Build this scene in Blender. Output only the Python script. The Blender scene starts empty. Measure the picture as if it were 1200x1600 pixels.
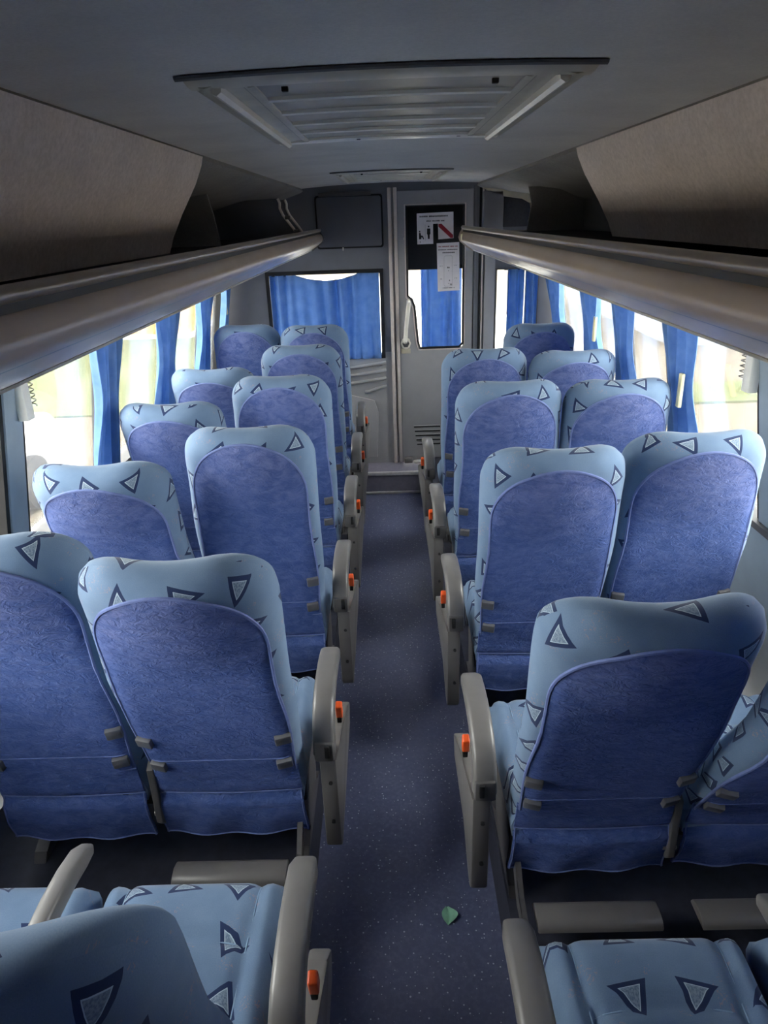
import bpy, bmesh, math, random
from mathutils import Vector, Matrix
random.seed(7)
scene = bpy.context.scene
COL = scene.collection

# ------------------------------------------------------------------ camera
F_PX, ROLL = 1100.0, math.radians(2.0)
TILT, YAW = math.radians(22.72), math.radians(0.869)
CAM_Z = 1.86
fw = Vector((-math.sin(YAW) * math.cos(TILT), math.cos(YAW) * math.cos(TILT), -math.sin(TILT)))
rt = fw.cross(Vector((0, 0, 1))).normalized()
up = rt.cross(fw)
r2 = rt * math.cos(ROLL) - up * math.sin(ROLL)
u2 = up * math.cos(ROLL) + rt * math.sin(ROLL)
cam_d = bpy.data.cameras.new('camera')
cam_d.sensor_fit = 'VERTICAL'
cam_d.sensor_height = 36.0
cam_d.lens = F_PX / 1600.0 * 36.0
cam_d.clip_start = 0.02
cam = bpy.data.objects.new('camera', cam_d)
COL.objects.link(cam)
m = Matrix((r2, u2, -fw)).transposed().to_4x4()
m.translation = Vector((0, 0, CAM_Z))
cam.matrix_world = m
scene.camera = cam

# ------------------------------------------------------------------ world, exposure
world = bpy.data.worlds.new('overcast_sky')
scene.world = world
world.use_nodes = True
bg = world.node_tree.nodes['Background']
bg.inputs['Color'].default_value = (1.0, 0.985, 0.96, 1)
bg.inputs['Strength'].default_value = 4.0
scene.view_settings.view_transform = 'Standard'
scene.view_settings.look = 'None'
scene.view_settings.gamma = 1.0
scene.view_settings.use_curve_mapping = False
scene.view_settings.exposure = 2.08
try:
    scene.cycles.max_bounces = 14
    scene.cycles.diffuse_bounces = 8
    scene.cycles.transparent_max_bounces = 16
    scene.cycles.sample_clamp_indirect = 8
    scene.cycles.use_denoising = True
except Exception:
    pass

# ------------------------------------------------------------------ materials
def srgb(r, g, b):
    def f(c):
        c /= 255.0
        return c / 12.92 if c <= 0.04045 else ((c + 0.055) / 1.055) ** 2.4
    return (f(r), f(g), f(b), 1.0)

class NT:
    """small helper around a node tree"""
    def __init__(s, name):
        s.mat = bpy.data.materials.new(name)
        s.mat.use_nodes = True
        s.t = s.mat.node_tree
        s.bsdf = s.t.nodes['Principled BSDF']
        s.out = s.t.nodes['Material Output']
    def n(s, typ, **kw):
        nd = s.t.nodes.new(typ)
        for k, v in kw.items():
            setattr(nd, k, v)
        return nd
    def link(s, a, b):
        s.t.links.new(a, b)
    def val(s, sock, v):
        if hasattr(v, 'is_linked') or isinstance(v, bpy.types.NodeSocket):
            s.link(v, sock)
        else:
            sock.default_value = v
    def math(s, op, a, b=0.0, c=None, clamp=False):
        nd = s.n('ShaderNodeMath', operation=op)
        nd.use_clamp = clamp
        s.val(nd.inputs[0], a)
        s.val(nd.inputs[1], b)
        if c is not None:
            s.val(nd.inputs[2], c)
        return nd.outputs[0]
    def mix(s, f, a, b):
        nd = s.n('ShaderNodeMix', data_type='RGBA')
        s.val(nd.inputs[0], f)
        s.val(nd.inputs[6], a)
        s.val(nd.inputs[7], b)
        return nd.outputs[2]
    def noise(s, vec, scale, detail=3.0, rough=0.55, dist=0.0):
        nd = s.n('ShaderNodeTexNoise')
        nd.inputs['Scale'].default_value = scale
        nd.inputs['Detail'].default_value = detail
        nd.inputs['Roughness'].default_value = rough
        nd.inputs['Distortion'].default_value = dist
        if vec is not None:
            s.link(vec, nd.inputs['Vector'])
        return nd.outputs['Fac']
    def ramp(s, f, lo, hi):
        nd = s.n('ShaderNodeMapRange')
        s.val(nd.inputs[0], f)
        nd.inputs[1].default_value = lo
        nd.inputs[2].default_value = hi
        return nd.outputs[0]
    def objco(s):
        return s.n('ShaderNodeTexCoord').outputs['Object']
    def uv(s):
        return s.n('ShaderNodeTexCoord').outputs['UV']
    def bump(s, h, strength=0.3, dist=0.003):
        nd = s.n('ShaderNodeBump')
        nd.inputs['Strength'].default_value = strength
        nd.inputs['Distance'].default_value = dist
        s.link(h, nd.inputs['Height'])
        s.link(nd.outputs[0], s.bsdf.inputs['Normal'])
    def base(s, c):
        s.val(s.bsdf.inputs['Base Color'], c)
    def set(s, rough=0.5, spec=0.5, metal=0.0):
        s.bsdf.inputs['Roughness'].default_value = rough
        s.bsdf.inputs['Specular IOR Level'].default_value = spec
        s.bsdf.inputs['Metallic'].default_value = metal

def plain(name, rgb, rough=0.5, spec=0.5, metal=0.0, var=0.12, scale=30.0, bump=0.0):
    k = NT(name)
    k.set(rough, spec, metal)
    c = srgb(*rgb)
    d = tuple(x * (1 - var) for x in c[:3]) + (1,)
    e = tuple(min(1, x * (1 + var)) for x in c[:3]) + (1,)
    f = k.noise(k.objco(), scale, 4)
    k.base(k.mix(k.ramp(f, 0.3, 0.7), d, e))
    if bump:
        k.bump(k.noise(k.objco(), scale * 8, 2), bump, 0.002)
    return k.mat

def seat_fabric():
    """light blue moquette printed with navy triangle outlines"""
    k = NT('seat_moquette')
    k.set(0.9, 0.25)
    try:
        k.bsdf.inputs['Sheen Weight'].default_value = 0.15
        k.bsdf.inputs['Sheen Roughness'].default_value = 0.5
    except Exception:
        pass
    uv = k.uv()
    rnd = k.n('ShaderNodeObjectInfo').outputs['Random']
    off = k.n('ShaderNodeCombineXYZ')
    k.link(k.math('MULTIPLY', rnd, 37.3), off.inputs[0])
    k.link(k.math('MULTIPLY', rnd, 91.7), off.inputs[1])
    sc = k.n('ShaderNodeVectorMath', operation='SCALE')
    k.link(uv, sc.inputs[0])
    sc.inputs['Scale'].default_value = 1 / 0.128
    add = k.n('ShaderNodeVectorMath', operation='ADD')
    k.link(sc.outputs[0], add.inputs[0])
    k.link(off.outputs[0], add.inputs[1])
    fl = k.n('ShaderNodeVectorMath', operation='FLOOR')
    k.link(add.outputs[0], fl.inputs[0])
    fr = k.n('ShaderNodeVectorMath', operation='FRACTION')
    k.link(add.outputs[0], fr.inputs[0])
    wn = k.n('ShaderNodeTexWhiteNoise', noise_dimensions='3D')
    k.link(fl.outputs[0], wn.inputs['Vector'])
    sep = k.n('ShaderNodeSeparateColor')
    k.link(wn.outputs['Color'], sep.inputs[0])
    sx = k.n('ShaderNodeSeparateXYZ')
    k.link(fr.outputs[0], sx.inputs[0])
    px = k.math('SUBTRACT', k.math('SUBTRACT', sx.outputs[0], 0.5), k.math('MULTIPLY', k.math('SUBTRACT', sep.outputs[0], 0.5), 0.16))
    py = k.math('SUBTRACT', k.math('SUBTRACT', sx.outputs[1], 0.5), k.math('MULTIPLY', k.math('SUBTRACT', sep.outputs[1], 0.5), 0.16))
    ang = k.math('MULTIPLY', sep.outputs[2], 6.283)
    ca, sa = k.math('COSINE', ang), k.math('SINE', ang)
    qx = k.math('ADD', k.math('MULTIPLY', px, ca), k.math('MULTIPLY', py, sa))
    qy = k.math('SUBTRACT', k.math('MULTIPLY', py, ca), k.math('MULTIPLY', px, sa))
    qx = k.math('MULTIPLY', qx, 1.25)
    d = None
    for a in (90, 210, 330):
        t = k.math('ADD', k.math('MULTIPLY', qx, math.cos(math.radians(a))), k.math('MULTIPLY', qy, math.sin(math.radians(a))))
        d = t if d is None else k.math('MAXIMUM', d, t)
    present = k.math('GREATER_THAN', wn.outputs['Value'], 0.17)
    inside = k.math('MULTIPLY', k.math('LESS_THAN', d, 0.195), present)
    inner = k.math('MULTIPLY', k.math('LESS_THAN', d, 0.098), present)
    edge = k.math('MULTIPLY', k.math('LESS_THAN', d, 0.112), present)
    fine = k.noise(uv, 420, 2)
    soft = k.noise(uv, 9, 3)
    base = k.mix(k.ramp(soft, 0.3, 0.75), srgb(101, 123, 150), srgb(118, 139, 165))
    base = k.mix(k.math('MULTIPLY', k.ramp(fine, 0.35, 0.7), 0.35), base, srgb(86, 114, 146))
    scr = k.math('MULTIPLY', k.math('GREATER_THAN', k.noise(uv, 75, 2, 0.6, 2.5), 0.60), k.math('GREATER_THAN', k.noise(uv, 11, 1), 0.60))
    base = k.mix(k.math('MULTIPLY', scr, 0.38), base, srgb(176, 140, 128))
    c = k.mix(inside, base, srgb(32, 48, 84))
    c = k.mix(edge, c, srgb(176, 194, 208))
    hat = k.mix(k.ramp(k.noise(uv, 260, 1), 0.4, 0.6), srgb(104, 122, 144), srgb(136, 152, 168))
    c = k.mix(inner, c, hat)
    k.base(c)
    k.bump(fine, 0.25, 0.001)
    return k.mat

def velour():
    k = NT('blue_velour_back')
    k.set(0.75, 0.3)
    try:
        k.bsdf.inputs['Sheen Weight'].default_value = 0.2
        k.bsdf.inputs['Sheen Roughness'].default_value = 0.45
        k.bsdf.inputs['Sheen Tint'].default_value = srgb(150, 160, 225)
    except Exception:
        pass
    uv = k.uv()
    mp = k.n('ShaderNodeMapping')
    mp.inputs['Scale'].default_value = (1, 1.6, 1)
    k.link(uv, mp.inputs[0])
    rnd = k.n('ShaderNodeObjectInfo').outputs['Random']
    ad = k.n('ShaderNodeVectorMath', operation='ADD')
    k.link(mp.outputs[0], ad.inputs[0])
    cb = k.n('ShaderNodeCombineXYZ')
    k.link(k.math('MULTIPLY', rnd, 50.0), cb.inputs[0])
    k.link(cb.outputs[0], ad.inputs[1])
    v = ad.outputs[0]
    a = k.noise(v, 5, 4, 0.6)
    b = k.noise(v, 20, 5, 0.68, 0.9)
    c = k.mix(k.ramp(a, 0.3, 0.72), srgb(52, 77, 132), srgb(71, 93, 150))
    c = k.mix(k.math('MULTIPLY', k.ramp(b, 0.42, 0.72), 0.65), c, srgb(98, 114, 168))
    # worn, greyed nap near the top of the panel (uv y = height up the panel in metres)
    s = k.n('ShaderNodeSeparateXYZ')
    k.link(uv, s.inputs[0])
    wear = k.math('MULTIPLY', k.ramp(s.outputs[1], 0.52, 0.78), k.ramp(b, 0.25, 0.75))
    c = k.mix(k.math('MULTIPLY', wear, 0.7), c, srgb(124, 130, 174))
    k.base(c)
    w = k.noise(v, 30, 4, 0.6, 2.2)
    k.bump(w, 0.9, 0.008)
    return k.mat

def floor_mat():
    k = NT('speckled_vinyl')
    k.set(0.42, 0.5)
    co = k.objco()
    big = k.noise(co, 3, 4)
    c = k.mix(k.ramp(big, 0.3, 0.7), srgb(84, 90, 120), srgb(98, 104, 134))
    mid = k.noise(co, 70, 3)
    c = k.mix(k.math('MULTIPLY', k.ramp(mid, 0.45, 0.75), 0.5), c, srgb(120, 124, 152))
    vo = k.n('ShaderNodeTexVoronoi')
    vo.inputs['Scale'].default_value = 85
    k.link(co, vo.inputs['Vector'])
    sp = k.n('ShaderNodeSeparateColor')
    k.link(vo.outputs['Color'], sp.inputs[0])
    dot = k.math('MULTIPLY', k.math('LESS_THAN', vo.outputs['Distance'], k.math('MULTIPLY', sp.outputs[1], 0.25)), k.math('GREATER_THAN', sp.outputs[0], 0.42))
    c = k.mix(k.math('MULTIPLY', dot, 0.75), c, srgb(222, 228, 240))
    dust = k.math('MULTIPLY', k.ramp(k.noise(co, 1.3, 5, 0.7), 0.45, 0.75), 0.25)
    c = k.mix(dust, c, srgb(130, 126, 140))
    k.base(c)
    k.val(k.bsdf.inputs['Roughness'], k.math('ADD', 0.34, k.math('MULTIPLY', big, 0.25)))
    k.bump(mid, 0.15, 0.001)
    return k.mat

def carpet(name, a, b, scale=90, bump=0.5):
    k = NT(name)
    k.set(0.95, 0.15)
    co = k.objco()
    f = k.noise(co, scale, 4, 0.7)
    g = k.noise(co, 3.5, 4, 0.6)
    c = k.mix(k.ramp(f, 0.3, 0.72), srgb(*a), srgb(*b))
    c = k.mix(k.math('MULTIPLY', k.ramp(g, 0.42, 0.75), 0.28), c, srgb(*[int(x * 0.72) for x in a]))
    k.base(c)
    k.bump(f, bump, 0.002)
    return k.mat

def glass_mat(name='window_glass', film=0.06, tint=(0.96, 0.98, 0.97)):
    k = NT(name)
    t = k.t
    t.nodes.remove(k.bsdf)
    tr = k.n('ShaderNodeBsdfTransparent')
    tr.inputs[0].default_value = (*tint, 1)
    df = k.n('ShaderNodeBsdfDiffuse')
    df.inputs[0].default_value = (0.85, 0.86, 0.84, 1)
    tl = k.n('ShaderNodeBsdfTranslucent')
    tl.inputs[0].default_value = (0.85, 0.86, 0.84, 1)
    gl = k.n('ShaderNodeBsdfGlossy')
    gl.inputs['Roughness'].default_value = 0.03
    m0 = k.n('ShaderNodeMixShader')
    m0.inputs[0].default_value = 0.5
    k.link(df.outputs[0], m0.inputs[1])
    k.link(tl.outputs[0], m0.inputs[2])
    dirt = k.math('MULTIPLY', k.ramp(k.noise(k.objco(), 6, 4), 0.2, 0.8), film * 1.6)
    m1 = k.n('ShaderNodeMixShader')
    k.link(dirt, m1.inputs[0])
    k.link(tr.outputs[0], m1.inputs[1])
    k.link(m0.outputs[0], m1.inputs[2])
    fr = k.n('ShaderNodeFresnel')
    fr.inputs[0].default_value = 1.45
    m2 = k.n('ShaderNodeMixShader')
    k.link(k.math('MULTIPLY', fr.outputs[0], 0.6), m2.inputs[0])
    k.link(m1.outputs[0], m2.inputs[1])
    k.link(gl.outputs[0], m2.inputs[2])
    k.link(m2.outputs[0], k.out.inputs[0])
    return k.mat

def curtain_mat():
    k = NT('blue_curtain_cloth')
    t = k.t
    t.nodes.remove(k.bsdf)
    co = k.objco()
    c = k.mix(k.ramp(k.noise(co, 14, 3), 0.3, 0.7), srgb(104, 140, 190), srgb(126, 158, 202))
    d = k.n('ShaderNodeBsdfDiffuse')
    k.link(c, d.inputs[0])
    l = k.n('ShaderNodeBsdfTranslucent')
    k.link(c, l.inputs[0])
    mx = k.n('ShaderNodeMixShader')
    mx.inputs[0].default_value = 0.36
    k.link(d.outputs[0], mx.inputs[1])
    k.link(l.outputs[0], mx.inputs[2])
    k.link(mx.outputs[0], k.out.inputs[0])
    return k.mat

M = dict(
    fabric=seat_fabric(), velour=velour(), floor=floor_mat(),
    pipe=plain('blue_piping_cord', (106, 120, 168), 0.8, 0.3),
    cpipe=plain('light_blue_seam', (140, 166, 192), 0.85, 0.2),
    grey=plain('grey_moulded_plastic', (108, 105, 103), 0.36, 0.5, var=0.06, scale=14),
    greyd=plain('dark_grey_plastic', (84, 82, 82), 0.5, 0.5, var=0.08),
    clip=plain('strap_clip_plastic', (92, 92, 96), 0.45, 0.5, var=0.05),
    black=plain('black_rubber', (24, 24, 26), 0.6, 0.4),
    steel=plain('dark_steel', (52, 52, 54), 0.45, 0.5, 0.4),
    bolt=plain('bright_bolt_metal', (190, 186, 178), 0.3, 0.5, 0.8),
    orange=plain('orange_plastic', (235, 92, 40), 0.35, 0.5, var=0.05),
    ceil=carpet('grey_blue_ceiling_felt', (214, 211, 206), (228, 225, 220), 140, 0.3),
    lining=carpet('beige_grey_carpet_lining', (196, 184, 176), (222, 210, 202), 75, 0.6),
    cove=carpet('grey_cove_felt', (140, 138, 136), (160, 158, 154), 110, 0.3),
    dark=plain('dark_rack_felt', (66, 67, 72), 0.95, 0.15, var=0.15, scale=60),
    wall=carpet('grey_wall_laminate', (104, 106, 110), (122, 122, 124), 40, 0.05),
    bluewall=plain('grey_blue_wall_panel', (140, 154, 166), 0.55, 0.4, var=0.06, scale=8),
    nose=plain('glossy_brown_rack_profile', (186, 170, 156), 0.24, 0.6, var=0.07, scale=5),
    groove=plain('black_rack_groove', (34, 32, 30), 0.5, 0.4),
    rail=plain('bronze_anodised_rail', (150, 138, 124), 0.3, 0.5, 0.55, var=0.05),
    part=plain('dark_grey_partition', (116, 117, 122), 0.5, 0.4, var=0.07, scale=6),
    cover=plain('charcoal_cover_panel', (94, 95, 101), 0.5, 0.4, var=0.06, scale=6),
    partl=plain('grey_partition_lower', (168, 166, 166), 0.5, 0.4, var=0.06, scale=6),
    door=plain('grey_door_laminate', (160, 158, 158), 0.45, 0.45, var=0.06, scale=5),
    whitetrim=plain('pinkish_white_aluminium_trim', (214, 202, 194), 0.4, 0.5, var=0.05),
    white=plain('white_plastic', (226, 224, 216), 0.45, 0.5, var=0.04),
    hatch=plain('hatch_frame_plastic', (236, 230, 216), 0.3, 0.5, var=0.06, scale=9),
    hatchp=plain('hatch_panel_plastic', (196, 188, 168), 0.4, 0.5, var=0.12, scale=12),
    hatchd=plain('hatch_slat_plastic', (150, 142, 122), 0.4, 0.5, var=0.14, scale=12),
    paper=plain('white_paper', (228, 222, 224), 0.8, 0.2, var=0.03),
    ink=plain('black_print_ink', (34, 32, 34), 0.8, 0.2),
    inkg=plain('grey_print_ink', (128, 124, 126), 0.8, 0.2),
    inkr=plain('dark_red_print_ink', (150, 44, 60), 0.8, 0.2),
    blackglass=plain('black_glass_panel', (22, 22, 26), 0.2, 0.5),
    glass=glass_mat(), curtain=curtain_mat(),
    nosing=plain('light_step_nosing', (200, 196, 194), 0.45, 0.5),
    riser=plain('mauve_grey_step_riser', (138, 134, 148), 0.5, 0.4, var=0.08),
    plat=plain('platform_vinyl_seat_shade', (52, 54, 66), 0.6, 0.4, var=0.2, scale=25),  # base colour darkened to carry the shade under the seats
    leaf=plain('pale_green_leaf', (150, 205, 175), 0.6, 0.4),
    tag=plain('cream_cloth_tie', (226, 220, 180), 0.7, 0.3),
    ground=carpet('tan_gravel_ground', (92, 83, 70), (104, 94, 79), 18, 0.2),
    grass=carpet('dry_green_grass', (76, 84, 50), (94, 94, 58), 12, 0.4),
    yellow=plain('yellow_painted_wall', (158, 120, 38), 0.8, 0.3, var=0.08, scale=2),
    render=plain('white_painted_wall', (132, 134, 140), 0.8, 0.3, var=0.04, scale=2),
    carw=plain('white_car_paint', (222, 220, 220), 0.2, 0.6, var=0.02),
    card=plain('dark_car_glass', (30, 34, 38), 0.1, 0.6),
    red=plain('red_reflector_strip', (200, 40, 60), 0.4, 0.5),
    conc=plain('pale_concrete', (186, 182, 174), 0.85, 0.2, var=0.07, scale=3),
    roof=plain('grey_roof_sheet', (130, 120, 112), 0.7, 0.3),
)

# ------------------------------------------------------------------ mesh helpers
def mesh_from(name, verts, faces, mat, uvs=None, smooth=True, sharp=35):
    me = bpy.data.meshes.new(name)
    me.from_pydata([tuple(v) for v in verts], [], faces)
    if mat is not None:
        me.materials.append(mat)
    if uvs is not None:
        l = me.uv_layers.new(name='uv')
        for lp in me.loops:
            l.data[lp.index].uv = uvs[lp.vertex_index]
    bm = bmesh.new()
    bm.from_mesh(me)
    bmesh.ops.recalc_face_normals(bm, faces=bm.faces)
    bm.to_mesh(me)
    bm.free()
    if smooth:
        for p in me.polygons:
            p.use_smooth = True
        me.set_sharp_from_angle(angle=math.radians(sharp))
    me.update()
    return me

def bm_mesh(name, bm, mat, smooth=True, sharp=35):
    me = bpy.data.meshes.new(name)
    bmesh.ops.recalc_face_normals(bm, faces=bm.faces)
    bm.to_mesh(me)
    bm.free()
    me.materials.append(mat)
    if smooth:
        for p in me.polygons:
            p.use_smooth = True
        me.set_sharp_from_angle(angle=math.radians(sharp))
    return me

def add_box(bm, lo, hi, bev=0.0, seg=2, mat=None):
    lo, hi = Vector(lo), Vector(hi)
    r = bmesh.ops.create_cube(bm, size=1.0)
    vs = r['verts']
    for v in vs:
        v.co = Vector((lo[i] + (v.co[i] + 0.5) * (hi[i] - lo[i]) for i in range(3)))
        if mat is not None:
            v.co = mat @ v.co
    if bev > 0:
        es = list({e for v in vs for e in v.link_edges})
        bmesh.ops.bevel(bm, geom=es, offset=bev, segments=seg, profile=0.5, affect='EDGES')

def add_tube(bm, pts, r, n=8, caps=True):
    pts = [Vector(p) for p in pts]
    rings = []
    prev = None
    for i, p in enumerate(pts):
        a = pts[max(i - 1, 0)]
        b = pts[min(i + 1, len(pts) - 1)]
        d = (b - a).normalized()
        if prev is None:
            ref = Vector((0, 0, 1)) if abs(d.z) < 0.9 else Vector((1, 0, 0))
            u = d.cross(ref).normalized()
        else:
            u = (prev - d * prev.dot(d)).normalized()
        prev = u
        w = d.cross(u)
        rr = r[i] if isinstance(r, (list, tuple)) else r
        rings.append([bm.verts.new(p + (u * math.cos(t) + w * math.sin(t)) * rr) for t in [2 * math.pi * j / n for j in range(n)]])
    for i in range(len(rings) - 1):
        for j in range(n):
            bm.faces.new((rings[i][j], rings[i][(j + 1) % n], rings[i + 1][(j + 1) % n], rings[i + 1][j]))
    if caps:
        bm.faces.new(rings[0])
        bm.faces.new(rings[-1])

def add_prism(bm, poly, axis, a, b, bev=0.0):
    """extrude a 2-d outline along an axis; poly gives the two other coordinates in xyz order"""
    def P(q, t):
        if axis == 0: return (t, q[0], q[1])
        if axis == 1: return (q[0], t, q[1])
        return (q[0], q[1], t)
    v0 = [bm.verts.new(P(q, a)) for q in poly]
    v1 = [bm.verts.new(P(q, b)) for q in poly]
    n = len(poly)
    fs = [bm.faces.new(v0), bm.faces.new(v1)]
    for i in range(n):
        fs.append(bm.faces.new((v0[i], v0[(i + 1) % n], v1[(i + 1) % n], v1[i])))
    if bev > 0:
        es = list({e for f in fs[:2] for e in f.edges})
        bmesh.ops.bevel(bm, geom=es, offset=bev, segments=2, profile=0.5, affect='EDGES')

def rrect(x0, x1, z0, z1, r, n=5):
    out = []
    for cx, cz, a0 in ((x1 - r, z1 - r, 0), (x0 + r, z1 - r, 90), (x0 + r, z0 + r, 180), (x1 - r, z0 + r, 270)):
        for i in range(n + 1):
            a = math.radians(a0 + 90 * i / n)
            out.append((cx + r * math.cos(a), cz + r * math.sin(a)))
    return out

def link(name, me, parent=None, loc=(0, 0, 0), rot=(0, 0, 0)):
    o = bpy.data.objects.new(name, me)
    COL.objects.link(o)
    o.location = loc
    o.rotation_euler = rot
    if parent is not None:
        o.parent = parent
    return o

def tag(o, label=None, cat=None, group=None, kind=None):
    if label: o['label'] = label
    if cat: o['category'] = cat
    if group: o['group'] = group
    if kind: o['kind'] = kind
    return o

def empty(name, loc=(0, 0, 0)):
    o = bpy.data.objects.new(name, None)
    COL.objects.link(o)
    o.location = loc
    o.empty_display_size = 0.05
    return o

def boxobj(name, lo, hi, mat, parent=None, bev=0.0, seg=2):
    bm = bmesh.new()
    add_box(bm, lo, hi, bev, seg)
    return link(name, bm_mesh(name, bm, mat), parent)

def prismobj(name, poly, axis, a, b, mat, parent=None, bev=0.0):
    bm = bmesh.new()
    add_prism(bm, poly, axis, a, b, bev)
    return link(name, bm_mesh(name, bm, mat), parent)

def tubeobj(name, pts, r, mat, parent=None, n=8):
    bm = bmesh.new()
    add_tube(bm, pts, r, n)
    return link(name, bm_mesh(name, bm, mat), parent)

def sheet(name, fn, nu, nv, mat, parent=None, thick=0.0, uvfn=None, sharp=50):
    """grid surface fn(u,v) -> Vector, optionally thickened along local normals"""
    vs, fs = [], []
    for j in range(nv + 1):
        for i in range(nu + 1):
            vs.append(Vector(fn(i / nu, j / nv)))
    W = nu + 1
    for j in range(nv):
        for i in range(nu):
            fs.append((j * W + i, j * W + i + 1, (j + 1) * W + i + 1, (j + 1) * W + i))
    uv = [uvfn(i / nu, j / nv) for j in range(nv + 1) for i in range(nu + 1)] if uvfn else None
    if thick:
        N = len(vs)
        for j in range(nv + 1):
            for i in range(nu + 1):
                a = vs[j * W + min(i + 1, nu)] - vs[j * W + max(i - 1, 0)]
                b = vs[min(j + 1, nv) * W + i] - vs[max(j - 1, 0) * W + i]
                vs.append(vs[j * W + i] + a.cross(b).normalized() * thick)
        fs += [tuple(x + N for x in reversed(f)) for f in fs]
        ring = [i for i in range(W)] + [j * W + nu for j in range(1, nv + 1)] + [nv * W + i for i in range(nu - 1, -1, -1)] + [j * W for j in range(nv - 1, 0, -1)]
        for q in range(len(ring)):
            a, b = ring[q], ring[(q + 1) % len(ring)]
            fs.append((a, b, b + N, a + N))
        if uv: uv = uv + uv
    me = mesh_from(name, vs, fs, mat, uv, True, sharp)
    return link(name, me, parent)

def sm(a, b, x):
    t = max(0.0, min(1.0, (x - a) / (b - a)))
    return t * t * (3 - 2 * t)

# ------------------------------------------------------------------ dimensions
Y_REAR, Y_FRONT = -1.0, 5.60
AISLE_Z, LAND_Z, STEP_Y = -0.21, -0.035, 5.34
AIS = 0.30
def wall_x(z):                       # side walls lean inwards towards the roof
    return 1.268 - 0.17 * (z - 1.15)
SILL, HEAD = 0.80, 1.69

# ------------------------------------------------------------------ floor
fl = boxobj('floor', (-AIS, Y_REAR, AISLE_Z - 0.04), (AIS, Y_FRONT, AISLE_Z), M['floor'])
tag(fl, 'dark blue speckled vinyl floor of the sunken aisle', kind='structure')
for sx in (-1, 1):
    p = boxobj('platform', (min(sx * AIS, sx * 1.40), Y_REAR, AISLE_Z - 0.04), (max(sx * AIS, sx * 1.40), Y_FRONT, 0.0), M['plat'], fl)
st = boxobj('step', (-AIS, STEP_Y, AISLE_Z), (AIS, Y_FRONT, LAND_Z), M['riser'], fl, 0.004)
boxobj('step_nosing', (-AIS, STEP_Y - 0.012, LAND_Z - 0.022), (AIS, STEP_Y + 0.02, LAND_Z + 0.006), M['nosing'], st, 0.004)
boxobj('step_base_trim', (-AIS, STEP_Y - 0.02, AISLE_Z), (AIS, STEP_Y, AISLE_Z + 0.018), M['nosing'], st, 0.003)

# ------------------------------------------------------------------ ceiling and linings
XL, XR, ZC = -0.60, 0.68, 2.068
def ceil_pt(u, v):
    x = XL + (XR - XL) * u
    c = (x - 0.04) / 0.64
    return (x, Y_REAR + (Y_FRONT + 0.02 - Y_REAR) * v, ZC + 0.022 * (1 - c * c))
ce = sheet('ceiling', ceil_pt, 24, 4, M['ceil'], thick=0.03)
tag(ce, 'grey blue felt ceiling of the bus', kind='structure')
for sx, xb in ((-1, -XL), (1, XR)):
    # side of the roof above the luggage racks: cove, back of the rack bay
    prof = [(xb, ZC), (xb + 0.02, ZC - 0.012), (xb + 0.16, ZC - 0.055), (xb + 0.30, ZC - 0.075), (1.13, 1.93), (1.15, 1.72)]
    def cv(u, v, sx=sx, prof=prof):
        t = u * (len(prof) - 1)
        i = min(int(t), len(prof) - 2)
        f = t - i
        x = prof[i][0] * (1 - f) + prof[i + 1][0] * f
        z = prof[i][1] * (1 - f) + prof[i + 1][1] * f
        return (sx * x, Y_REAR + (Y_FRONT + 0.02 - Y_REAR) * v, z)
    c = sheet('cove', cv, 15, 2, M['cove'], ce, thick=0.02 * -sx)

# carpeted duct panels in the near half of the bay
for n, (sx, xb, yend, lean) in enumerate(((-1, 0.60, 2.54, 0.10), (1, 0.68, 2.72, 0.10)), 1):
    prof = [(xb + 0.005, ZC - 0.004), (xb + 0.012, ZC - 0.03), (xb + 0.035, ZC - 0.08), (xb + 0.09, ZC - 0.17), (xb + 0.125, ZC - 0.24), (xb + 0.14, ZC - 0.29)]
    def ln(u, v, sx=sx, prof=prof, yend=yend):
        t = u * (len(prof) - 1)
        i = min(int(t), len(prof) - 2)
        f = t - i
        x = prof[i][0] * (1 - f) + prof[i + 1][0] * f
        z = prof[i][1] * (1 - f) + prof[i + 1][1] * f
        ye = yend - 0.05 * u * u
        return (sx * x, Y_REAR + 0.02 + (ye - Y_REAR - 0.02) * v, z)
    t = sheet('trim_%d' % n, ln, 15, 10, M['lining'], thick=-0.022 * sx)
    tag(t, 'beige carpeted duct panel above the %s luggage rack' % ('left' if sx < 0 else 'right'), kind='structure')

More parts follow.
